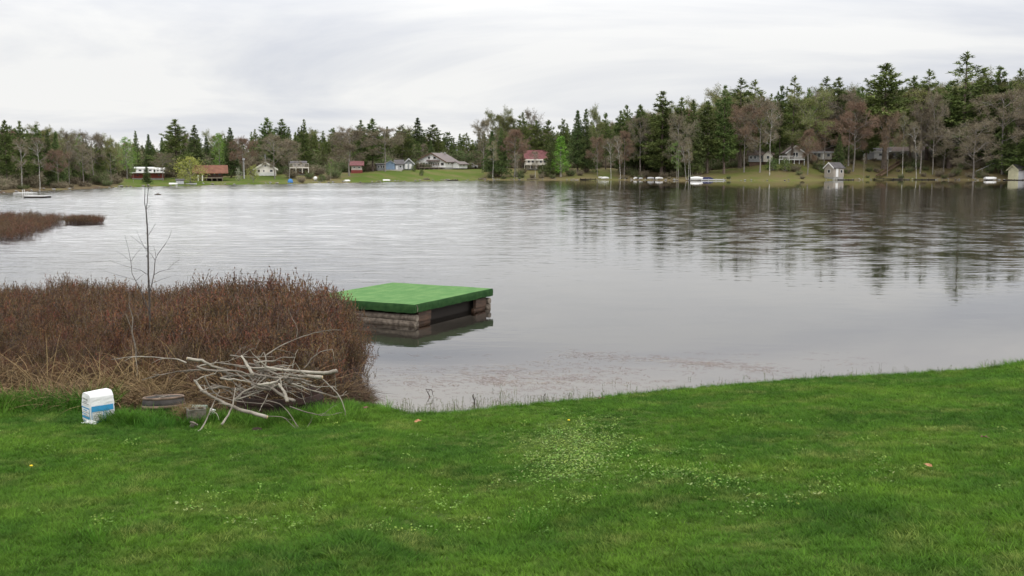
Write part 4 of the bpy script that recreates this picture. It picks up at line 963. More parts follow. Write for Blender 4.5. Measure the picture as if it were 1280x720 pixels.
# swimming platforms near the left shore
q = gp(47, 247.3); e = empty('swim_platform', q, .03); tag(e, 'dark-sided floating swim platform near the left shore', 'platform')
for i in range(8): G().box(-1 + .25 * i, -1 + .25 * i + .23, -.8, .8, .17, .2).obj('plank', m_white, e)
G().box(-1, 1, -.8, .8, -.1, .167).obj('float', m_dark, e)
q = gp(33, 243.4); e = empty('ladder_platform', q, .03); tag(e, 'pale floating platform with white ladder rails, farther of two on the left', 'platform')
for i in range(8): G().box(-1.1 + .25 * i, -1.1 + .25 * i + .23, -.8, .8, .2, .23).obj('plank', m_white, e)
G().box(-1.1, .9, -.8, .8, -.1, .197).obj('float', m_conc, e)
for x, h in ((-.05, .55), (.35, .35), (.75, .3)): G().tube([(x, -.82, 0), (x, -.82, h), (x + .2, -.82, h), (x + .2, -.82, 0)], [.035] * 4, 5).obj('ladder_rail', m_white, e)
q = gp(197, 243.5); e = empty('floating_snag', q); tag(e, 'small brown floating snag out on the water behind the thin sapling', 'snag'); G().tube([(-.35, 0, 0), (0, 0, .08), (.4, .05, .02)], [.05, .09, .04], 6).obj('stem', m_bark, e); G().tube([(0, 0, .05), (.15, 0, .3)], [.03, .01], 5).obj('branch', m_bark, e)
# ------------------------------------------------------------------ the raft with green carpet
m_carpet = mat('green_turf_carpet', (.115, .245, .085), (.165, .30, .11), 3, .95, .8, 160, c3=(.135, .265, .095), detail=9, stretch=(.9, 1.8, 1), spec=.05)
m_carpetshade = mat('green_turf_shaded_side', (.024, .062, .022), (.038, .088, .030), 9, .95, .9, 120, detail=8, spec=.05)  # same turf as the top, with the shade of the sides put into the colour
m_log = mat('weathered_log', (.20, .165, .13), (.085, .066, .052), 2.2, .9, .7, 14, stretch=(1, 6, 6), detail=7)
m_logend = mat('log_end', (.24, .20, .155), (.12, .095, .075), 14, .9, .5, 30)
m_beam = mat('wet_brown_beam', (.095, .055, .035), (.045, .030, .022), 3, .75, .5, 12, stretch=(1, 5, 5))
m_fibre = mat('carpet_fibre', (.09, .28, .04), (.16, .40, .08), 12, .95, rnd=.25)
fz = .40
cF = gp(518, 381, fz); cR = gp(615, 360.5, fz); cB = gp(495, 351.7, fz)
ax = (cR - cF); LR = ax.length; ax.normalize(); ay = Vector((-ax.y, ax.x, 0)); WR = abs((cB - cF).dot(ay)) * .98
raft = empty('swim_raft', (cF.x, cF.y, 0), math.atan2(ax.y, ax.x))
tag(raft, 'square wooden raft covered in bright green turf carpet floating beside the brown thicket', 'raft')
g = G(); K = 26; V_ = []; Fc_ = []
for j in range(K + 1):
    for i in range(K + 1):
        x = LR * i / K; y = WR * j / K
        V_.append((x, y, fz + noise.noise(Vector((x * 1.6, y * 1.6, 3))) * .007))
for j in range(K):
    for i in range(K): a_ = j * (K + 1) + i; Fc_.append((a_, a_ + 1, a_ + K + 2, a_ + K + 1))
g.add(V_, Fc_); carp = g.obj('carpet', m_carpet, raft, smooth=True)
def skirt(p0, p1, drop, mkk=m_carpetshade):
    g = G(); k = 40; V_ = []; Fc_ = []; d = (p1 - p0); p0 = p0 - d.normalized() * .016; p1 = p1 + d.normalized() * .016; nrm = Vector((d.y, -d.x, 0)).normalized()
    for i in range(k + 1):
        c = p0.lerp(p1, i / k); sg = noise.noise(Vector((i * .35, p0.x, p0.y))) * .012
        zt = fz + noise.noise(Vector((c.x * 1.6, c.y * 1.6, 3))) * .007
        V_ += [tuple(c + V3(0, 0, zt - .001)), tuple(c + nrm * .012 + V3(0, 0, zt - .012)), tuple(c + nrm * (.02 + sg) + V3(0, 0, fz - drop * .5)), tuple(c + nrm * (.012 + sg * 1.5) + V3(0, 0, fz - drop + sg + random.gauss(0, .004)))]
    for i in range(k):
        for q in range(3): a_ = i * 4 + q; Fc_.append((a_, a_ + 1, a_ + 5, a_ + 4))
    g.add(V_, Fc_); return g.obj('carpet_skirt', mkk, raft, smooth=True)
z0_ = Vector((0, 0, 0))
skirt(Vector((0, 0, 0)), Vector((LR, 0, 0)), .15); skirt(Vector((0, WR, 0)), Vector((0, 0, 0)), .155); skirt(Vector((LR, 0, 0)), Vector((LR, WR, 0)), .15); skirt(Vector((LR, WR, 0)), Vector((0, WR, 0)), .15)
G().tube([(.03, -.03, fz - .01), (.06, -.035, fz - .07), (.05, -.03, fz - .14)], [.006] * 3, 4).obj('carpet_seam', m_logend, raft)
for i in range(9): y = .02 + (WR - .04) * i / 9; G().box(.02, LR - .02, y, y + (WR - .04) / 9 - .012, fz - .06, fz - .02).obj('deck_board', m_log, raft)
def logobj(p0, p1, r, par=None, n=11):
    p0, p1 = Vector(p0), Vector(p1); k = 9
    g = G(); pts = [p0.lerp(p1, i / k) + V3(0, 0, random.gauss(0, .004)) for i in range(k + 1)]
    g.tube(pts, [r * random.uniform(.94, 1.06) for _ in pts], n, True); g.MI = [0] * (len(g.MI) - 2) + [1, 1]
    return g.obj('log', [m_log, m_logend], par or raft, smooth=False)
for x in (.09, LR - .10):
    logobj((x, -.0, .145), (x, WR - .03, .145), .062); logobj((x + .01, .02, .03), (x, WR - .02, .03), .078)
G().box(.17, LR - .17, .20, .25, -.1, .325).obj('gap_shade_panel', m_dark, raft)  # near-black sheet stands in for the shade in the gap under the deck
for x0, x1 in ((.18, .62), (LR - .62, LR - .19)):
    G().box(x0, x1, .03, .10, .06, .235).obj('cross_beam', m_beam, raft, bevel=.006); G().box(x0 - .02, x1 + .02, .06, .13, -.1, .055).obj('cross_beam', m_beam, raft, bevel=.006)
G().box(.16, LR - .16, .26, .32, .25, .33).obj('inner_beam', m_dark, raft); G().box(.16, LR - .16, WR - .2, WR - .12, .0, .33).obj('inner_beam', m_dark, raft)
G().box(.17, LR - .17, .5, WR - .3, -.12, .3).obj('float', m_dark, raft)

# ------------------------------------------------------------------ paper sack of salt, standing on the grass
m_sack = mat('white_sack_paper', (.74, .74, .72), (.66, .66, .65), 6, .55, .25, 18)
m_pblue = plain('blue_print', (.045, .28, .52), .5, .08, 8); m_pgrey = plain('grey_print', (.36, .37, .34), .6, .3, 30); m_pdark = plain('dark_print', (.12, .13, .12), .6, .3, 30)
q = at(124, 536, 10.9); q.z = ground(q.x, q.y) + .0
hs = at(123, 489, q.y).z - q.z
bag = empty('paper_sack', q, math.radians(44)); tag(bag, 'white sack with blue printed panels standing on the lawn left of the brush pile', 'sack')
bw, bd = .25, .205
def bagpt(a, b, f):      # a,b in -1..1, f height fraction
    tp = 1 - .03 * max(0, f - .55) / .45; bul = 1 + .035 * math.sin(PI * min(1, f))
    return (a * bw / 2 * bul * (1 - .02 * f), b * bd / 2 * (bul + .05 * math.sin(PI * f)) * (1 - .35 * (max(0, f - .88) / .12) ** 1.5), f * hs)
g = G(); V_ = []; Fc_ = []; ring = [(-1, -1), (-.5, -1.02), (0, -1.04), (.5, -1.02), (1, -1), (1.03, -.4), (1.03, .4), (1, 1), (.5, 1.02), (0, 1.04), (-.5, 1.02), (-1, 1), (-1.03, .4), (-1.03, -.4)]
k = 17; n_ = len(ring)
for i in range(k):
    f = i / (k - 1)
    for (a, b) in ring: x, y, z = bagpt(a, b, f); V_.append((x + random.gauss(0, .0012), y + random.gauss(0, .0012), z + (.006 * (a) if i == k - 1 else 0)))
for i in range(k - 1):
    for j in range(n_): Fc_.append((i * n_ + j, i * n_ + (j + 1) % n_, (i + 1) * n_ + (j + 1) % n_, (i + 1) * n_ + j))
Fc_.append(tuple((k - 1) * n_ + j for j in range(n_))); g.add(V_, Fc_); g.obj('body', m_sack, bag)
def printed(face, u0, u1, f0, f1, m_, nm='printed_panel', off=.0045):
    g = G(); V_ = []; Fc_ = []; ku = 6; kf = 4
    for j in range(kf + 1):
        for i in range(ku + 1):
            u_ = u0 + (u1 - u0) * i / ku; f = f0 + (f1 - f0) * j / kf
            if face == 'f': x, y, z = bagpt(u_, -1 - .04 * (1 - u_ * u_), f); y -= off
            elif face == 'l': x, y, z = bagpt(-1 - .03 * (1 - u_ * u_), -u_, f); x -= off
            else: x, y, z = bagpt(1 + .03 * (1 - u_ * u_), u_, f); x += off
            V_.append((x, y, z))
    for j in range(kf):
        for i in range(ku): a_ = j * (ku + 1) + i; Fc_.append((a_, a_ + 1, a_ + ku + 2, a_ + ku + 1) if face != 'l' else (a_, a_ + 1, a_ + ku + 2, a_ + ku + 1))
    g.add(V_, Fc_); return g.obj(nm, m_, bag)
# front: blue heading band, columns of small print framed in blue
printed('f', -.93, .90, .42, .60, m_pblue)
for u0 in (-.93, .02): printed('f', u0, u0 + .05, .06, .44, m_pblue, 'blue_rule')
printed('f', -.88, .88, .06, .09, m_pblue, 'blue_rule'); printed('f', .5, .53, .1, .44, m_pblue, 'blue_rule')
for i in range(5): printed('f', -.82, -.06, .14 + i * .06, .155 + i * .06, m_pgrey, 'small_print')
for i in range(7): printed('f', .12, .42, .12 + i * .045, .135 + i * .045, m_pblue, 'small_print')
for i in range(6): printed('f', .58, .86, .12 + i * .05, .138 + i * .05, m_pgrey, 'small_print')
# left face: grey heading, two blue ruled boxes
for (u0, u1, f0, f1, m_) in ((-.7, .0, .78, .83, m_pgrey), (.1, .5, .77, .82, m_pgrey), (-.55, .3, .70, .73, m_pgrey), (-.85, .75, .655, .672, m_pdark), (-.9, .85, .50, .54, m_pblue), (-.9, .85, .17, .245, m_pblue),
                             (-.5, .3, .43, .46, m_pblue), (-.7, .8, .37, .39, m_pgrey), (-.9, .2, .31, .335, m_pblue), (-.5, .8, .25, .27, m_pgrey), (-.8, .85, .07, .085, m_pblue)):
    printed('l', u0, u1, f0, f1, m_, 'small_print')
printed('l', .80, .88, .2, .52, m_pblue, 'blue_rule')
printed('r', -.9, .9, .24, .50, m_pblue); printed('r', -.7, -.1, .53, .6, m_pgrey, 'small_print')
# crumpled white paper at its foot
pp = gp(116, 538, .15); pp.z = ground(pp.x, pp.y)
g = G(); g.lathe([(.001, .03), (.03, .03), (.055, .02), (.07, .0)], 11); g.V = [(v[0] * random.uniform(.5, 1.5), v[1] * random.uniform(.4, .9), v[2] + random.uniform(-.015, .022)) for v in g.V]
tag(g.obj('crumpled_paper', m_sack, loc=(q.x - .03, q.y - .16, q.z + .01)), 'crumpled white paper scrap at the foot of the white sack', 'paper')

# ------------------------------------------------------------------ brush pile and the junk around it
m_limb = mat('pale_dead_limb', (.40, .365, .30), (.17, .145, .115), 5, .85, .6, 40, stretch=(1, 1, 1), detail=7)
m_limb2 = mat('grey_dead_limb', (.25, .22, .18), (.12, .10, .08), 7, .9, .6, 40, detail=7)
m_cut = plain('cut_wood', (.62, .47, .27), .8, .2, 20)
m_rust = mat('rusty_steel', (.040, .020, .014), (.020, .013, .010), 7, .85, .6, 30)
def cpt(x, y): return 80 + x / 3.368, 400 + y / 3.368
def branch(pts, r, label, Y=11.2, dY=0.0, grp=None, m_=None, cut=False, twigs=0, taper=.35, name='branch'):
    P_ = []
    k = len(pts)
    for i, (x, y) in enumerate(pts):
        a, b = cpt(x, y); P_.append(at(a, b, Y + dY * (i / (k - 1) - .5)))
    # smooth path
    Q = [P_[0]]
    for i in range(k - 1):
        p0 = P_[max(i - 1, 0)]; p1 = P_[i]; p2 = P_[i + 1]; p3 = P_[min(i + 2, k - 1)]
        for j in range(1, 5):
            t_ = j / 4; Q.append(.5 * ((2 * p1) + (p2 - p0) * t_ + (2 * p0 - 5 * p1 + 4 * p2 - p3) * t_ * t_ + (3 * p1 - p0 - 3 * p2 + p3) * t_ ** 3))
    nq = len(Q); Q = [v + rv(.0018 + r * .06) for v in Q]
    for v in Q:
        gz = ground(v.x, v.y) + r * .8
        if v.z < gz: v.z = gz
    c0 = Q[0].copy()
    e = empty(name, c0)
    tag(e, label, 'branch', grp)
    L0 = [v - c0 for v in Q]
    g = G(); g.tube(L0, [r * (1 - (1 - taper) * i / (nq - 1)) * random.uniform(.93, 1.07) for i in range(nq)], 8, True)
    g.MI[-2] = 1; ob = g.obj('stem', [m_ or m_limb, m_cut if cut else (m_ or m_limb)], e, smooth=True)
    for t_ in range(twigs):
        i = random.randrange(nq // 4, nq); a = L0[i]; d = (L0[min(i + 1, nq - 1)] - L0[max(i - 1, 0)]).normalized()
        d = (d + rv(.5)).normalized(); ln = random.uniform(.06, .2) * (1 + r * 20); pp = [a]
        for s_ in range(4): d = (d + rv(.22)).normalized(); pp.append(pp[-1] + d * ln / 4)
        G().tube(pp, [r * .32 * (1 - s_ / 4.6) + .001 for s_ in range(5)], 5, False).obj('twig', m_ or m_limb, e)
    return e
BR = [
 ([(855, 408), (760, 383), (680, 350), (600, 308), (560, 268), (552, 255)], .021, 'thick pale branch slanting down to a freshly cut end in the lawn', 10.75, .5, None, m_limb, True, 3),
 ([(1148, 213), (1110, 222), (1060, 222), (950, 212), (850, 198)], .024, 'thick pale limb ending highest on the right side of the brush pile', 11.1, -.3, None, m_limb, True, 2),
 ([(1090, 241), (1000, 236), (905, 226)], .022, 'short thick pale limb just below the highest right-hand one', 11.0, .1, None, m_limb, True, 1),
 ([(515, 162), (580, 173), (640, 200), (720, 215), (790, 232)], .017, 'pale limb with a bright end at the top left of the brush pile', 11.2, .2, None, m_limb, True, 3),
 ([(970, 341), (930, 325), (870, 285), (820, 275), (780, 260), (730, 225)], .019, 'crooked grey limb dropping to the right through the heart of the pile', 10.9, .3, None, m_limb2, False, 3),
 ([(940, 346), (932, 312), (920, 290), (902, 270)], .021, 'short stubby limb hanging down on the right front of the pile', 10.8, .1, None, m_limb, True, 1),
 ([(800, 232), (772, 192), (748, 150)], .019, 'short stubby limb leaning upward in the middle of the pile', 11.1, .1, None, m_limb, True, 1),
 ([(515, 180), (480, 167), (400, 158), (300, 155), (200, 166)], .009, 'long thin twig reaching far left from the top of the pile', 11.4, .2, None, m_limb, False, 4),
 ([(740, 235), (650, 215), (530, 212), (430, 226), (330, 252)], .010, 'long grey branch reaching left over the old wheel', 11.2, -.2, None, m_limb2, False, 5),
 ([(850, 150), (880, 128), (940, 95), (1010, 68), (1090, 46), (1165, 42)], .008, 'thin arching branch rising highest at the upper right', 11.5, .2, None, m_limb2, False, 5),
 ([(1012, 205), (1050, 155), (1090, 130), (1130, 125)], .007, 'small arched twig above the thick right-hand limbs', 11.3, 0, None, m_limb2, False, 2),
 ([(700, 150), (780, 156), (880, 154)], .009, 'straight dark twig lying level across the top of the pile', 11.3, 0, None, m_limb2, False, 3),
 ([(960, 262), (860, 215), (760, 195), (640, 180)], .015, 'grey limb lying across the top middle of the pile', 11.25, .2, None, m_limb2, False, 3),
 ([(560, 492), (600, 420), (630, 350), (655, 295)], .009, 'thin pale stick propped on the lawn at the left front of the pile', 10.5, .3, None, m_limb, False, 1),
 ([(665, 440), (700, 385), (716, 330), (722, 285)], .012, 'forked pale stick standing on the lawn before the pile', 10.6, .3, None, m_limb, False, 2),
 ([(712, 345), (760, 300), (800, 282), (850, 240)], .015, 'grey limb rising to the right behind the forked stick', 10.9, .2, None, m_limb2, False, 2),
 ([(820, 388), (850, 330), (882, 268)], .006, 'short thin twig leaning right in front of the pile', 10.6, .1, None, m_limb, False, 1),
 ([(1090, 250), (1130, 288), (1165, 330), (1185, 400), (1182, 445), (1165, 455)], .007, 'pale twig hooking down to the lawn at the far right of the pile', 10.9, -.2, None, m_limb, False, 2),
 ([(960, 268), (1020, 290), (1090, 308), (1150, 325), (1190, 300)], .009, 'pale branch reaching right toward the water', 11.0, .2, None, m_limb, False, 4),
 ([(850, 340), (910, 355), (960, 410), (1000, 470), (1020, 490)], .006, 'dark twig sweeping down onto the lawn at the right front', 10.6, -.2, None, m_limb2, False, 3),
 ([(862, 405), (920, 410), (960, 440), (1010, 485)], .004, 'thinnest twig lying on the grass at the right front', 10.5, 0, None, m_limb2, False, 2),
 ([(950, 365), (1030, 390), (1100, 402), (1170, 390)], .007, 'bowed twig lying over the grass right of the pile', 10.8, 0, None, m_limb2, False, 3),
 ([(590, 235), (650, 320), (780, 347), (860, 352)], .008, 'twig curving low across the front of the pile', 10.7, .1, None, m_limb2, False, 3),
 ([(680, 210), (720, 270), (775, 303)], .010, 'grey stick crossing the middle of the pile from upper left', 10.95, .1, None, m_limb2, False, 1),
 ([(962, 200), (968, 170), (975, 140)], .006, 'short upright twig over the thick right-hand limbs', 11.1, 0, None, m_limb, False, 1),
 ([(845, 205), (850, 170), (842, 135)], .012, 'stubby upright pale stick at the top of the pile', 11.1, 0, None, m_limb, False, 1),
 ([(550, 260), (590, 238), (640, 226)], .009, 'short pale fork end above the green-grey board', 10.9, 0, None, m_limb, False, 1),
 ([(980, 75), (982, 40), (972, 8)], .005, 'tiny upright twig on top of the arching branch', 11.45, 0, None, m_limb2, False, 1),
]
for pts, r, lab, Y, dY, grp, m_, cut, tw in BR: branch(pts, r, lab, Y, dY, grp, m_, cut, tw, .45 if cut else .35)
for i in range(32):
    cx_, cy_ = random.gauss(800, 110), random.uniform(165, 320); a = random.gauss(.12, .6); ln = random.uniform(90, 260)
    d = (math.cos(a) * ln, math.sin(a) * ln * .5)
    pts = [(cx_ - d[0] * .5, cy_ - d[1] * .5), (cx_ - d[0] * .15 + random.gauss(0, 12), cy_ - d[1] * .1 + random.gauss(0, 10)), (cx_ + d[0] * .2 + random.gauss(0, 12), cy_ + d[1] * .2 + random.gauss(0, 10)), (cx_ + d[0] * .5, cy_ + d[1] * .5)]
    branch(pts, random.choice([.006, .008, .011, .015]), 'grey dead stick tangled in the middle of the brush pile', random.uniform(10.85, 11.5), random.uniform(-.4, .4), 'sticks tangled in the brush pile', random.choice([m_limb2, m_limb2, m_limb]), False, 3)
# rusty ring under the pile
q = at(345, 506, 11.3); q.z = ground(q.x, q.y)
g = G(); g.lathe([(.46, -.03), (.46, .18), (.475, .19), (.485, .18), (.485, -.03)], 28); e = empty('fire_ring', (q.x - .05, q.y + .42, q.z)); tag(e, 'rusty brown steel ring half hidden under the brush pile', 'fire ring')
g.V = [(v[0] * 1.0, v[1] * .8, v[2] + random.gauss(0, .002)) for v in g.V]; g.obj('ring', m_rust, e, smooth=True)
g = G(); g.lathe([(.49, .10), (.497, .11), (.497, .13), (.49, .14)], 28); g.V = [(v[0], v[1] * .8, v[2]) for v in g.V]; g.obj('rib', m_rust, e)
g = G(); g.lathe([(.001, .05), (.3, .04), (.455, .02)], 20); g.V = [(v[0], v[1] * .8, v[2] + random.uniform(0, .02)) for v in g.V]; g.obj('ash_bed', m_dark, e)
# old wheel lying flat
m_tyre = mat('weathered_rubber', (.028, .026, .025), (.07, .062, .055), 5, .85, .5, 30); m_rim = mat('faded_rim_edge', (.24, .17, .12), (.10, .07, .05), 9, .8, .4, 30)
q = at(201, 509, 11.5); q.z = ground(q.x, q.y); e = empty('old_wheel', (q.x, q.y + .1, q.z + .03), .3); e.rotation_euler = (math.radians(-7), 0, .3); e.location.z += .05; tag(e, 'round weathered black wheel with tan rims lying flat left of the brush pile', 'wheel')
g = G(); g.lathe([(.13, .07), (.15, .115), (.195, .135), (.225, .11), (.235, .07), (.225, .02), (.19, 0)], 30); g.obj('tyre', m_tyre, e, smooth=True)
g = G(); g.lathe([(.205, .133), (.22, .145), (.232, .13), (.222, .118)], 30); g.obj('rim_band', m_rim, e, smooth=True)
for i in range(9):
    a = random.random() * 6.28; r_ = random.uniform(0, .16); s_ = V3(math.cos(a) * r_, math.sin(a) * r_, .135); t_ = random.random() * 6.28; G().tube([s_, s_ + V3(math.cos(t_) * .09, math.sin(t_) * .09, random.uniform(-.005, .02))], [.006, .004], 5).obj('debris', m_limb2, e)
g = G(); g.lathe([(.226, .055), (.243, .05), (.243, .03), (.226, .02)], 30); g.obj('rim_band', m_rim, e, smooth=True)
g = G(); g.lathe([(.01, .11), (.06, .115), (.10, .10), (.17, .105), (.2, .125)], 20); g.obj('hub', m_tyre, e, smooth=True)
# board, block, small stones
q = at(244, 491, 11.45); e = empty('faded_board', (q.x, q.y, ground(q.x, q.y)), -.1); tag(e, 'small green-grey board lying between old wheel and brush pile', 'board'); m_gboard = plain('green_grey_paint', (.22, .27, .22), .7, .25, 6)
G().box(-.12, .10, -.10, .10, .12, .155).obj('board', m_gboard, e, bevel=.004); G().box(-.10, -.06, -.08, .08, 0, .117).box(.04, .08, -.08, .08, 0, .117).obj('batten', m_log, e)
q = at(261, 492, 11.3); tag(G().box(-.03, .03, -.015, .015, 0, .11).obj('white_shard', m_white, None, loc=(q.x, q.y, ground(q.x, q.y)), rz=.5, bevel=.003), 'small bright white shard beside the green-grey board', 'shard'); bpy.data.objects['white_shard'].rotation_euler = (.2, .35, .5)
m_blk = mat('mossy_block', (.17, .155, .125), (.08, .075, .055), 14, .95, .5, 40)
q = at(243, 532, 10.85); e = empty('concrete_block', (q.x, q.y + .08, ground(q.x, q.y)), .35); tag(e, 'pale grey concrete block under dry grass in front of the green-grey board', 'block')
g = G()
for x0, x1 in ((-.10, -.075), (-.013, .013), (.075, .10)): g.box(x0, x1, -.07, .07, 0, .155)
g.box(-.0745, -.0135, -.07, -.045, 0.001, .154).box(.0135, .0745, -.07, -.045, .001, .154).box(-.0745, -.0135, .045, .07, .001, .154).box(.0135, .0745, .045, .07, .001, .154)
g.V = [(v[0] + random.gauss(0, .001), v[1] + random.gauss(0, .001), v[2]) for v in g.V]; g.obj('body', m_blk, e)
q = at(238, 533, 10.6); e = empty("leaning_slab", (q.x, q.y, ground(q.x, q.y)), .2); e.rotation_euler = (.5, .5, .3); tag(e, "small pale wooden slab leaning in the grass at the front of the concrete block", "slab"); G().box(-.02, .02, -.01, .01, -.02, .09).obj("board", m_limb2, e, bevel=.003); G().box(-.035, .05, .012, .026, .05, .07).obj("batten", m_limb2, e, bevel=.003)
def stone(px, py, Y, r, label, m_=m_conc):
    q = at(px, py, Y); g = G(); g.lathe([(.01, -.2), (.8, -.1), (1, .2), (.75, .5), (.3, .62), (.01, .64)], 9)
    g.V = [(v[0] * r * random.uniform(.85, 1.2), v[1] * r * random.uniform(.6, .9), v[2] * r * random.uniform(.8, 1.1)) for v in g.V]
    return tag(g.obj('stone', m_, loc=(q.x, q.y, ground(q.x, q.y)), smooth=True), label, 'stone')
stone(184, 514, 11.2, .055, 'small tan stone in the grass right below the old wheel', m_rim); stone(172, 508, 11.4, .05, 'grey stone left of the old wheel'); stone(321, 533, 10.5, .06, 'brown stone in the grass at the front of the brush pile', m_rust)

# ------------------------------------------------------------------ sapling
m_sap = mat('dark_sapling_bark', (.045, .038, .034), (.09, .075, .065), 20, .9)
SY = 14.2
def line(pts): return [at(130 + x / 3.273, 220 + y / 3.273, SY + dy) for x, y, dy in [(p + (0,))[:3] for p in pts]]
base = at(189, 441, SY); base.z = ground(base.x, base.y); e = empty('bare_sapling', base); tag(e, 'thin dark leafless sapling standing in the brown thicket at the left', 'sapling')
def sap(pts, r0, r1, nm='branch'):
    Q = [v - base for v in line(pts)]; k = len(Q); G().tube(Q, [r0 + (r1 - r0) * i / (k - 1) for i in range(k)], 6, False).obj(nm, m_sap, e, smooth=True)
Q0 = [Vector((0, 0, 0))] + [v - base for v in line([(192, 690), (187, 600), (186, 500), (181, 400), (180, 300), (177, 210), (172, 140)])]
G().tube(Q0, [.017 - .0013 * i for i in range(len(Q0))], 7, False).obj('trunk', m_sap, e, smooth=True)
sap([(172, 140), (166, 110), (167, 75), (168, 40)], .0065, .003); sap([(172, 145), (177, 105), (179, 75), (182, 48)], .0055, .003); sap([(180, 245), (195, 222), (210, 195)], .004, .002)
sap([(172, 137), (182, 128), (187, 122)], .003, .002)
sap([(187, 480, 0), (196, 440, .1), (205, 400, .15), (209, 345, .2), (220, 320, .25), (250, 280, .3), (268, 250, .3), (277, 220, .35)], .008, .0015)
sap([(209, 345, .2), (196, 325, .2), (184, 310, .2)], .004, .002); sap([(212, 335, .2), (210, 310, .2), (203, 285, .2)], .003, .0015)
sap([(150, 470, .1), (130, 430, .1), (115, 400, .1), (110, 350, .1), (100, 300, .1), (85, 240, .1)], .006, .0015); sap([(187, 560, 0), (168, 510, .05), (150, 470, .1)], .008, .006)
sap([(110, 350, .1), (130, 320, .1), (155, 292, .15)], .003, .001); sap([(170, 300, -.1), (150, 262, -.1), (134, 225, -.1)], .003, .001); sap([(176, 300, 0), (160, 285, -.1), (130, 260, -.1), (110, 245, -.1)], .003, .001)
sap([(180, 405, 0), (150, 385, -.2), (100, 372, -.2), (20, 345, -.3)], .004, .001); sap([(125, 425, .1), (90, 415, 0), (40, 400, 0), (0, 388, 0)], .003, .001)
sap([(203, 405, .1), (230, 390, .1), (262, 382, .1), (285, 378, .1)], .004, .0012); sap([(262, 382, .1), (285, 358, .1), (310, 342, .1)], .002, .001); sap([(196, 440, .1), (230, 425, 0), (275, 410, 0)], .003, .001)
sap([(130, 430, .1), (150, 410, .1), (165, 400, .1)], .003, .001); sap([(110, 350, .1), (80, 325, .1), (50, 308, .1)], .002, .001)
for i in range(26):
    a = Q0[random.randrange(2, 7)].lerp(Q0[7], random.random() * .5); G().tube([a, a + V3(random.choice([-1, 1]) * .022, random.gauss(0, .01), .014)], [.004, .002], 5).obj('bud', m_sap, e)
# a second pale dead stem left of the sapling
q = at(168, 455, 13.2); q.z = ground(q.x, q.y); e = empty('dead_stem', q); tag(e, 'pale dead stem leaning in the thicket just left of the sapling', 'stem')
Q = [Vector((0, 0, 0))] + [at(x, y, 13.2) - q for x, y in ((170, 436), (165, 415), (166, 398), (161, 380), (163, 365))]; G().tube(Q, [.012, .011, .009, .007, .005, .003], 6, False).obj('trunk', m_limb2, e, smooth=True)
Q = [at(x, y, 13.2) - q for x, y in ((165, 412), (160, 400), (157, 392))]; G().tube(Q, [.005, .004, .002], 5, False).obj('branch', m_limb2, e)

# ------------------------------------------------------------------ thicket, dead grass, reeds
m_stem = mat('thicket_stems', (.075, .052, .050), (.125, .092, .082), 4, .9, rnd=.2); m_tleaf = mat('thicket_leaves', (.185, .078, .034), (.112, .078, .033), 3, .8, rnd=.42, c3=(.142, .082, .034), space='World')
m_stemg = mat('grey_stems', (.16, .135, .12), (.22, .18, .15), 4, .9, rnd=.2)
m_dry = mat('dead_grass', (.27, .185, .090), (.15, .098, .046), 3, .85, rnd=.25); m_dryd = mat('dark_dead_grass', (.115, .070, .038), (.060, .040, .024), 3, .85, rnd=.25)
def thicket_piece(nst, leaf, ms_, tall=1.0):
    g = G()
    for q in range(nst):
        th = random.random() * 6.28; r = random.random() ** .5 * .22; p = V3(r * math.cos(th), r * math.sin(th), -.06)
        d = V3(math.cos(th) * .16, math.sin(th) * .16, 1) + rv(.07); h = random.uniform(.62, 1.0) * tall; pts = [p]
        for i in range(4): d = (d + rv(.09)).normalized(); pts.append(pts[-1] + d * h / 4)
        for i in range(4): g.ribbon(pts[i], pts[i + 1], .007 - .001 * i, .006 - .001 * i, 0)
        for b in range(7):
            i = random.choice([1, 2, 2, 3, 3]); a = pts[i].lerp(pts[i + 1], random.random()) if i < 4 else pts[4]
            dd = (V3(0, 0, .9) + rv(.36)).normalized(); ln = random.uniform(.10, .28); ee = a + dd * ln; g.ribbon(a, ee, .005, .0025, 0)
            for w_ in range(leaf):
                u_ = random.random(); c = a.lerp(ee, u_); g.ribbon(c, c + (dd * .9 + rv(.45)).normalized() * random.uniform(.022, .042), .013, 0, 1)
        for w_ in range(leaf): c = pts[3].lerp(pts[4], random.random()); g.ribbon(c, c + (d + rv(.4)).normalized() * .035, .012, 0, 1)
    return g.obj('piece', ms_, link=False)
tp_ = [thicket_piece(9, 8, [m_stem, m_tleaf]) for _ in range(6)] + [thicket_piece(10, 2, [m_stemg, m_tleaf], .9) for _ in range(2)]
P = []; R = []; S = []; I = []
def thick(x, y, h, k_=None):
    P.append((x, y, max(-.05, ground(x, y)))); R.append((random.gauss(0, .06), random.gauss(0, .06), random.random() * 6.28)); S.append((h * 1.05, h * 1.05, h)); I.append(k_ if k_ is not None else random.choice([0, 1, 2, 3, 4, 5, 5, 4, 6, 7] if random.random() < .5 else [0, 1, 2, 3, 4, 5]))
n_t = 0
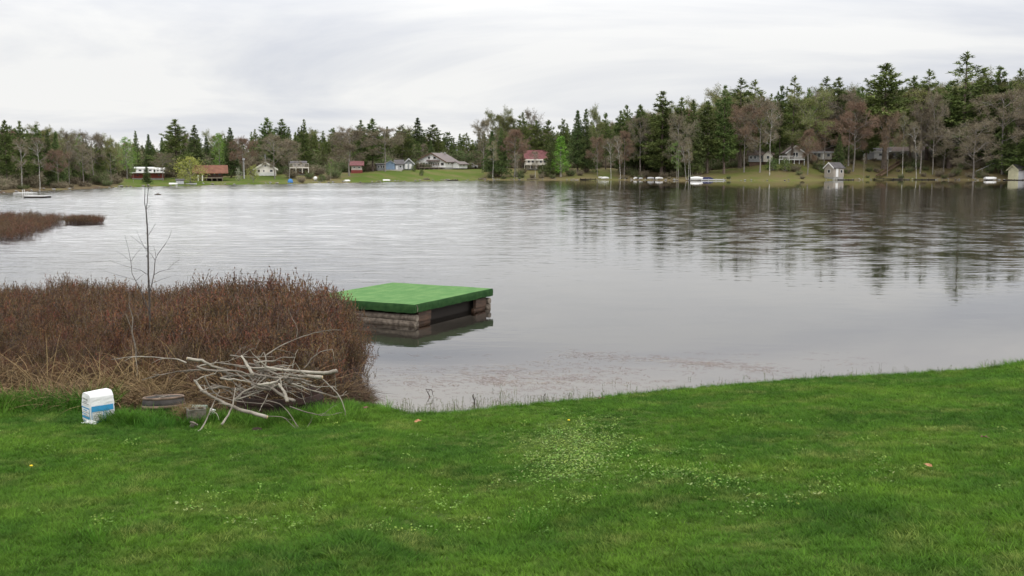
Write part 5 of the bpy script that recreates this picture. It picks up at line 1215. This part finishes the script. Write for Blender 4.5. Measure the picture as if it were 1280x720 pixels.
while n_t < 3700:
    y = random.uniform(12.3, 23); x = random.uniform(-.62 * y, -.05 * y); px = px_of(x, y, 0)
    if px > 466 or px < -120: continue
    e_ = edgeY(x, y); m__ = marshY(x, y)
    lo = e_ + float(np.interp(px, [0, 60, 90, 150, 250, 330, 420, 460], [1.2, 1.2, 1.3, 1.2, 1.0, .8, .6, .5]))
    if y < lo or y > m__ - .1: continue
    if noise.noise(Vector((x * 2.6, y * 2.6, 31))) < -.22: continue
    hb = float(np.interp(px, [-100, 0, 100, 190, 260, 330, 400, 430, 460], [.66, .67, .76, .82, .94, 1.0, .98, .84, .55])) * 1.0
    hb *= (.90 + .36 * noise.noise(Vector((x * 1.4, y * 1.4, 5))) + .28 * noise.noise(Vector((x * .55, y * .55, 8)))) * random.uniform(.76, 1.14) * float(np.interp(y - lo, [0, 1.2], [.66, 1]))
    thick(x, y, hb); n_t += 1
scatter('thicket', P, R, S, I, tp_, 'dense brown leatherleaf thicket at the left edge of the lake', 'thicket')
# thicket islands farther left out in the lake
def island(name, label, poly, n, h0):
    P2 = []; R2 = []; S2 = []; I2 = []
    pts = [gp(a, b) for a, b in poly]
    from mathutils.geometry import intersect_point_tri_2d
    def inside(x, y):
        c = False; j = len(pts) - 1
        for i in range(len(pts)):
            if (pts[i].y > y) != (pts[j].y > y) and x < (pts[j].x - pts[i].x) * (y - pts[i].y) / (pts[j].y - pts[i].y) + pts[i].x: c = not c
            j = i
        return c
    x0, x1 = min(p.x for p in pts), max(p.x for p in pts); y0, y1 = min(p.y for p in pts), max(p.y for p in pts)
    while len(P2) < n:
        x, y = random.uniform(x0, x1), random.uniform(y0, y1)
        if inside(x, y): h = h0 * random.uniform(.75, 1.1); P2.append((x, y, -.05)); R2.append((0, 0, random.random() * 6.28)); S2.append((h * 1.6, h * 1.6, h)); I2.append(random.randrange(8))
    ps = [thicket_piece(12, 7, [m_stem, m_tleaf]) for _ in range(8)]
    scatter(name, P2, R2, S2, I2, ps, label, 'thicket')
island('thicket_island', 'long brown thicket island reaching in from the left edge, far out in the lake', [(-160, 304), (0, 302), (34, 299), (50, 291), (76, 281), (74, 276), (30, 274), (-160, 276)], 900, .62)
island('reed_island', 'small separate reddish brown reed patch right of the long thicket island', [(84, 281), (126, 280.5), (127, 278.2), (86, 277.6)], 110, .52)
# dead grass
def grass_piece(n, L_, wd, m_, arch, spread=.10, seg=4):
    g = G()
    for q in range(n):
        th = random.random() * 6.28; p = V3(math.cos(th), math.sin(th), 0) * random.random() * spread; d = (V3(math.cos(th), math.sin(th), 0) * arch * random.uniform(.3, 1) + V3(0, 0, 1)).normalized(); l_ = L_ * random.uniform(.5, 1.1)
        a = V3(-math.sin(th), math.cos(th), 0); a = (a + rv(.5)).normalized(); V_ = []
        for i in range(seg + 1):
            w__ = wd * (1 - (i / seg) ** 2 * .95); V_ += [tuple(p - a * w__ / 2), tuple(p + a * w__ / 2)]
            d = (d + V3(math.cos(th) * .1, math.sin(th) * .1, -arch * .42)).normalized(); p = p + d * l_ / seg
        g.add(V_, [(2 * i, 2 * i + 1, 2 * i + 3, 2 * i + 2) for i in range(seg)])
    return g.obj('piece', m_, link=False)
dp_ = [grass_piece(26, .5, .006, m_dry, .9) for _ in range(3)] + [grass_piece(26, .42, .006, m_dryd, 1.0) for _ in range(3)] + [grass_piece(14, .75, .008, m_dry, .7) for _ in range(2)]
P = []; R = []; S = []; I = []; c_ = 0
while c_ < 1500:
    px = random.uniform(-60, 460); e0 = gp(px, 518, .05); 
    f_ = abs(random.gauss(0, .55)); y = edgeY(e0.x, e0.y) + .25 + f_ * float(np.interp(px, [0, 150, 250, 330, 440], [1.5, 1.5, 1.4, 1.2, .5])); x = e0.x / e0.y * y
    if y > marshY(x, y) - .2: continue
    dens = noise.noise(Vector((x * 1.3, y * 1.3, 9)))
    if dens < -.25 and random.random() < .6: continue
    tan_ = dens > .05 or 95 < px < 125
    P.append((x, y, ground(x, y))); R.append((random.gauss(0, .25), random.gauss(0, .25), random.random() * 6.28)); k_ = random.uniform(.5, 1.1) * (1.15 if 60 < px < 350 else .8); S.append((k_, k_, k_ * random.uniform(.6, 1))); I.append(random.choice([0, 1, 2, 6, 7]) if tan_ and random.random() < .45 else random.choice([3, 4, 5, 5])); c_ += 1
for i in range(650):    # taller tan grass leaning against the front of the thicket
    px = random.uniform(-60, 400); e0 = gp(px, 518, .05); y = edgeY(e0.x, e0.y) + random.uniform(.7, 1.7) * float(np.interp(px, [0, 300, 400], [1, .85, .5])); x = e0.x / e0.y * y
    if noise.noise(Vector((x * .9, y * .9, 19))) < -.12: continue
    P.append((x, y, ground(x, y))); R.append((random.gauss(-.1, .3), random.gauss(0, .3), random.random() * 6.28)); k_ = random.uniform(.8, 1.35); S.append((k_, k_, k_)); I.append(random.choice([0, 1, 3, 4, 5, 3, 6, 7]))
for i in range(60):     # dry tuft hanging over the block and one by the green sprout
    q = at(random.gauss(238, 9), 528, random.uniform(10.9, 11.2)); P.append((q.x, q.y, ground(q.x, q.y) + random.uniform(.0, .14))); R.append((random.gauss(0, .5), random.gauss(0, .5), random.random() * 6)); S.append((.32, .32, .3)); I.append(random.choice([0, 1, 2]))
scatter('dead_grass', P, R, S, I, dp_, 'tangled tan and brown dead grass at the foot of the thicket', 'dead grass')

# ------------------------------------------------------------------ the lawn
def grassmat(name, a, b, c, dry):
    m, t, p = newmat(name); n = t.nodes.new; l = t.links.new
    g = n('ShaderNodeNewGeometry'); n1 = n('ShaderNodeTexNoise'); n1.inputs['Scale'].default_value = .9; n1.inputs['Detail'].default_value = 5; n1.inputs['Roughness'].default_value = .6; l(g.outputs['Position'], n1.inputs['Vector'])
    r = n('ShaderNodeValToRGB'); l(n1.outputs[0], r.inputs[0]); E = r.color_ramp.elements; E[0].position = .36; E[0].color = (*a, 1); E[1].position = .66; E[1].color = (*b, 1); e = E.new(.5); e.color = (*c, 1)
    n2 = n('ShaderNodeTexNoise'); n2.inputs['Scale'].default_value = 2.6; n2.inputs['Detail'].default_value = 4; l(g.outputs['Position'], n2.inputs['Vector'])
    oi = n('ShaderNodeObjectInfo'); mr = n('ShaderNodeMapRange'); l(n2.outputs[0], mr.inputs[0]); mr.inputs['From Min'].default_value = .52; mr.inputs['From Max'].default_value = .72; mr.inputs['To Max'].default_value = .65
    mu = n('ShaderNodeMath'); mu.operation = 'MULTIPLY'; l(mr.outputs[0], mu.inputs[0]); l(oi.outputs['Random'], mu.inputs[1])
    mx_ = n('ShaderNodeMix'); mx_.data_type = 'RGBA'; l(mu.outputs[0], mx_.inputs[0]); l(r.outputs[0], mx_.inputs[6]); mx_.inputs[7].default_value = (*dry, 1)
    h = n('ShaderNodeHueSaturation'); mv = n('ShaderNodeMapRange'); l(oi.outputs['Random'], mv.inputs[0]); mv.inputs['To Min'].default_value = .55; mv.inputs['To Max'].default_value = 1.5; l(mv.outputs[0], h.inputs['Value']); l(mx_.outputs[2], h.inputs['Color'])
    l(h.outputs[0], p.inputs['Base Color']); p.inputs['Roughness'].default_value = .7; p.inputs['Specular IOR Level'].default_value = .15
    # light passing through thin blades
    tl = n('ShaderNodeBsdfTranslucent'); l(h.outputs[0], tl.inputs[0]); ms = n('ShaderNodeMixShader'); ms.inputs[0].default_value = .3
    out = [q for q in t.nodes if q.type == 'OUTPUT_MATERIAL'][0]; l(p.outputs[0], ms.inputs[1]); l(tl.outputs[0], ms.inputs[2]); l(ms.outputs[0], out.inputs[0])
    return m
m_gr = grassmat('lawn_grass', (.047, .120, .012), (.110, .205, .020), (.073, .163, .015), (.24, .23, .075))
m_gr2 = grassmat('rank_grass', (.045, .125, .014), (.10, .205, .022), (.068, .165, .016), (.17, .20, .05))
gpz = [grass_piece(26, .065, .0052, m_gr, .75, .075, 2) for _ in range(6)] + [grass_piece(22, .095, .0056, m_gr, .6, .06, 3) for _ in range(3)] + [grass_piece(26, .17, .006, m_gr2, .45, .07, 3) for _ in range(3)]
P = []; R = []; S = []; I = []
rs = np.random.RandomState(3)
NL = 60000; ii = 0
while ii < NL:
    y = 4.4 + (rs.rand() ** .8) * 11.4; x = (rs.rand() - .5) * 2 * (.56 * y + .4)
    s = edgeY(x, y) - y
    if s < -.06 + .22 * (noise.noise(Vector((x * 3.1, y * 3.1, 4))) + .25 * noise.noise(Vector((x * 14, y * 14, 1)))): continue
    # thinner over far rows, patchy bare spots
    tall = noise.noise(Vector((x * 1.1, y * 1.1, 2)))
    k_ = (.72 + .22 * tall) * rs.uniform(.8, 1.2)
    px = px_of(x, y, .3); bald = math.exp(-(((px - 710) / 75) ** 2 + ((y - 9.2) / 1.5) ** 2))
    if rs.rand() < bald * .45: continue
    k_ *= 1 - .45 * bald
    if s < .35 and rs.rand() < .5: idx = 9 + rs.randint(3); k_ *= .62
    elif tall > .34 and rs.rand() < .22: idx = 6 + rs.randint(3)
    else: idx = rs.randint(6)
    P.append((x, y, ground(x, y) - .004)); R.append((rs.randn() * .12, rs.randn() * .12, rs.rand() * 6.28)); S.append((k_, k_, k_)); I.append(idx); ii += 1
def clump(px, py, Y, n, rad, k0, idx=(9, 10, 11)):
    q = at(px, py, Y)
    for i in range(n):
        x = q.x + rs.randn() * rad; y = q.y + rs.randn() * rad * .7; P.append((x, y, ground(x, y) - .005)); R.append((rs.randn() * .12, rs.randn() * .12, rs.rand() * 6.28)); k_ = k0 * rs.uniform(.7, 1.2); S.append((k_, k_, k_)); I.append(idx[rs.randint(len(idx))])
for px in range(150, 430, 12): clump(px, 530, 10.9 + rs.randn() * .2, 9, .12, .95)
clump(152, 535, 10.8, 30, .12, 1.15); clump(180, 528, 11.0, 22, .14, 1.0); clump(100, 530, 11.1, 10, .1, .7)
for px in range(-20, 100, 7): clump(px, 508, 11.9 + rs.randn() * .15, 9, .13, 1.6)
clump(122, 484, 11.9, 22, .07, 2.2); clump(330, 518, 10.9, 40, .3, .9, (6, 7, 8, 9)); clump(405, 506, 11.4, 40, .25, 1.0); clump(425, 515, 11.0, 24, .2, .8)
clump(95, 660, 6.2, 8, .12, .9); clump(690, 655, 6.6, 10, .12, .75); clump(660, 660, 6.4, 8, .1, .7); clump(840, 540, 9, 6, .2, .6)
for px in range(1238, 1300, 8): clump(px, 462, edgeY(*(lambda v: (v.x, v.y))(at(px, 460, 14))) - .25, 5, .14, .75)
scatter('lawn_grass', P, R, S, I, gpz, 'short bright green mown lawn grass sloping down to the lake', 'grass')
# broad-leaved weeds in the lawn
m_clov = mat('clover_leaves', (.10, .18, .025), (.17, .25, .05), 6, .7, rnd=.35, spec=.15); m_clov2 = mat('pale_weed_leaves', (.15, .22, .06), (.22, .26, .09), 6, .7, rnd=.3)
def weed_piece(n, rad, sz, m_):
    g = G()
    for i in range(n):
        th = random.random() * 6.28; r = random.random() * rad; c = V3(r * math.cos(th), r * math.sin(th), random.uniform(.015, .05)); t_ = random.random() * 6.28; s_ = sz * random.uniform(.6, 1.2)
        up = (V3(0, 0, 1) + rv(.35)).normalized(); a = up.cross(V3(math.cos(t_), math.sin(t_), .1)).normalized(); b = up.cross(a)
        g.add([tuple(c + a * s_ * math.cos(k * PI / 3) * .6 + b * s_ * math.sin(k * PI / 3)) for k in range(6)], [(0, 1, 2, 3, 4, 5)])
    return g.obj('piece', m_, link=False)
wp_ = [weed_piece(12, .08, .010, m_clov) for _ in range(4)] + [weed_piece(5, .08, .010, m_clov2)]
P = []; R = []; S = []; I = []
def weeds(px, py, sx, sy, n):
    for i in range(n):
        q = gp(random.gauss(px, sx), random.gauss(py, sy), .35); z = ground(q.x, q.y)
        if edgeY(q.x, q.y) - q.y < .1: continue
        P.append((q.x, q.y, z + random.uniform(-.02, .008))); R.append((random.gauss(0, .15), random.gauss(0, .15), random.random() * 6)); k_ = random.uniform(.7, 1.2); S.append((k_, k_, k_)); I.append(random.choice([0, 1, 2, 3, 4]))
weeds(712, 585, 36, 28, 330); weeds(745, 545, 24, 18, 90); weeds(845, 632, 32, 8, 70); weeds(680, 545, 26, 14, 50); weeds(900, 660, 20, 12, 24)
for i in range(150): weeds(random.uniform(0, 1280), random.uniform(520, 715), 16, 5, random.randint(1, 4))
scatter('lawn_weeds', P, R, S, I, wp_, 'pale clover and broad-leaved weeds in patches of the lawn', 'weeds')
# sprigs standing in the shallows
m_sprig = mat('shore_sprigs', (.10, .15, .05), (.16, .13, .08), 6, .8, rnd=.3)
sg_ = []
for i in range(5):
    g = G()
    for q in range(random.randint(1, 3)):
        p = rv(.02); p.z = -.05; e = p + V3(random.gauss(0, .025), random.gauss(0, .02), random.uniform(.09, .2)); g.ribbon(p, e, .005, .002)
        for w_ in range(4): c = p.lerp(e, random.uniform(.4, 1)); g.ribbon(c, c + (V3(0, 0, .4) + rv(.6)).normalized() * .025, .008)
    sg_.append(g.obj('piece', m_sprig, link=False))
P = []; R = []; S = []; I = []
for i in range(520):
    px = random.choice([random.uniform(470, 760), random.uniform(560, 1290), random.uniform(420, 640)]); v = at(px, 500, 13); e_ = edgeY(v.x, v.y) + abs(random.gauss(0, .33)) + .03; x = v.x / v.y * e_
    P.append((x, e_, -.01)); R.append((random.gauss(0, .15), random.gauss(0, .15), random.random() * 6)); k_ = random.uniform(.45, 1.0); S.append((k_, k_, k_)); I.append(random.randrange(5))
scatter('shore_sprigs', P, R, S, I, sg_, 'small green sprigs standing in the shallow water along the lawn', 'water plants')
deb = []
for i in range(5):
    g = G()
    if i < 2: g.lathe([(.002, -.01), (.02, -.004), (.024, .008), (.012, .018), (.001, .019)], 7); g.V = [(v[0] * random.uniform(.7, 1.4), v[1] * random.uniform(.6, 1), v[2] * random.uniform(.7, 1.2)) for v in g.V]
    else:
        for q in range(5): c = rv(.03); c.z = .006; t_ = random.random() * 6.28; d_ = V3(math.cos(t_), math.sin(t_), random.uniform(-.05, .2)) * random.uniform(.03, .08); g.tube([c, c + d_], [.0028, .0018], 4)
    deb.append(g.obj('piece', [m_conc, m_bark, m_limb2, m_dryd, m_dry][i], link=False))
P = []; R = []; S = []; I = []
for i in range(520):
    px = random.uniform(430, 1290); v = at(px, 500, 13); e_ = edgeY(v.x, v.y) + random.gauss(.03, .09); x = v.x / v.y * e_
    P.append((x, e_, ground(x, e_) + .004)); R.append((random.gauss(0, .2), random.gauss(0, .2), random.random() * 6)); k_ = random.uniform(.6, 1.7); S.append((k_, k_, k_)); I.append(random.randrange(5))
scatter('shore_debris', P, R, S, I, deb, 'pebbles, bark and straw washed up along the lawn edge', 'debris')
# drowned twigs and floating weed just at the surface
m_weed = plain('reddish_weed', (.20, .12, .095), .7, .4, 3); m_weed2 = plain('straw', (.42, .37, .28), .7, .3, 3)
fp_ = []
for i in range(5):
    g = G()
    for q in range(5):
        c = V3(random.gauss(0, .12), random.gauss(0, .05), 0); t_ = random.gauss(0, .5); L_ = random.uniform(.03, .11)
        a = V3(math.cos(t_), math.sin(t_), 0); b = V3(-a.y, a.x, 0) * .0025; g.add([tuple(c - a * L_ / 2 - b), tuple(c + a * L_ / 2 - b), tuple(c + a * L_ / 2 + b), tuple(c - a * L_ / 2 + b)], [(0, 1, 2, 3)])
    fp_.append(g.obj('piece', m_weed if i < 4 else m_weed2, link=False))
P = []; R = []; S = []; I = []
for i in range(620):
    f_ = random.random()
    if f_ < .45: px, py = random.gauss(640, 75), random.gauss(472, 9)
    elif f_ < .75: px = random.uniform(700, 985); py = 441 + (px - 700) * .072 + random.gauss(0, 3.0)
    else: px, py = random.uniform(470, 1100), random.uniform(440, 500)
    q = gp(px, py, .004)
    if edgeY(q.x, q.y) > q.y - .3 or (marshY(q.x, q.y) > q.y): continue
    P.append((q.x, q.y, .004)); R.append((0, 0, random.gauss(-.1, .35))); k_ = random.uniform(.5, 1.3); S.append((k_, k_, 1)); I.append(random.randrange(5))
scatter('floating_weed', P, R, S, I, fp_, 'sparse reddish weed and straw floating in the shallows off the lawn', 'water weed')
def twigin(px, py, pts, label, r=.006):
    q = gp(px, py, 0); e = empty('drowned_twig', q); tag(e, label, 'twig'); s_ = q.y / F; G().tube([(x * s_, 0, z * s_) for x, z in pts], [r] * (len(pts) - 1) + [r * .5], 5).obj('stem', m_sap, e)
    G().tube([(pts[1][0] * s_, 0, pts[1][1] * s_), (pts[1][0] * s_ + .02, .02, pts[1][1] * s_ + .03)], [r * .7, r * .4], 5).obj('twig', m_sap, e)
twigin(539, 496, [(0, -3), (-4, 5), (-7, 10), (1, 9), (2, 2)], 'bent black twig sticking out of the water left of the shoreline sprigs')
twigin(593, 504, [(0, -2), (0, 4), (-2, 9), (-1, 12)], 'short upright black twig in the shallows right of the bent one', .009); twigin(680, 500, [(0, -2), (0, 5)], 'small dark stub in the shallows near the middle of the lawn edge', .008); twigin(472, 440, [(0, -1), (1, 4)], 'lone dark reed stub in open water beside the raft reflection')
# fallen leaves, dandelions
m_lf = plain('dead_leaf', (.36, .18, .08), .8, .3, 30); m_lf2 = plain('dark_dead_leaf', (.14, .07, .045), .8, .3, 30); m_dand = plain('dandelion_yellow', (.75, .55, .02), .7, .1)
def leaf(px, py, r, label, m_):
    q = gp(px, py, .5)
    for _ in range(4): q = gp(px, py, ground(q.x, q.y) + .07)
    g = G(); n_ = 10; V_ = [(0, 0, .006)] + [(r * (1 if k % 2 else .62) * math.cos(2 * PI * k / n_), r * (.8 if k % 2 else .5) * math.sin(2 * PI * k / n_), random.uniform(0, .018)) for k in range(n_)]
    g.add(V_, [(0, 1 + k, 1 + (k + 1) % n_) for k in range(n_)]); o = g.obj('fallen_leaf', m_, loc=q, rz=random.random() * 6); tag(o, label, 'leaf')
leaf(1160, 582, .042, 'tan curled leaf lying on the lawn at the right', m_lf); leaf(1231, 547, .045, 'dark brown leaf on the lawn near the right edge', m_lf2); leaf(752, 498, .05, 'dark brown leaf at the water edge in the middle', m_lf2); leaf(522, 527, .05, 'tan leaf on the lawn edge right of the brush pile', m_lf); leaf(457, 510, .04, 'dark leaf by the lawn edge near the thicket', m_lf2)
def dandelion(px, py, label):
    q = gp(px, py, .5)
    for _ in range(4): q = gp(px, py, ground(q.x, q.y) + .07)
    e = empty('dandelion', (q.x, q.y, ground(q.x, q.y))); tag(e, label, 'flower'); G().tube([(0, 0, 0), (0, 0, .065)], [.002, .002], 5).obj('stem', m_gr2, e); g = G(); g.lathe([(.001, .066), (.013, .068), (.013, .073), (.001, .078)], 10); g.obj('flower_head', m_dand, e)
dandelion(711, 525, 'yellow dandelion near the water edge in the middle of the lawn'); dandelion(39, 582, 'yellow dandelion on the lawn below the white sack')
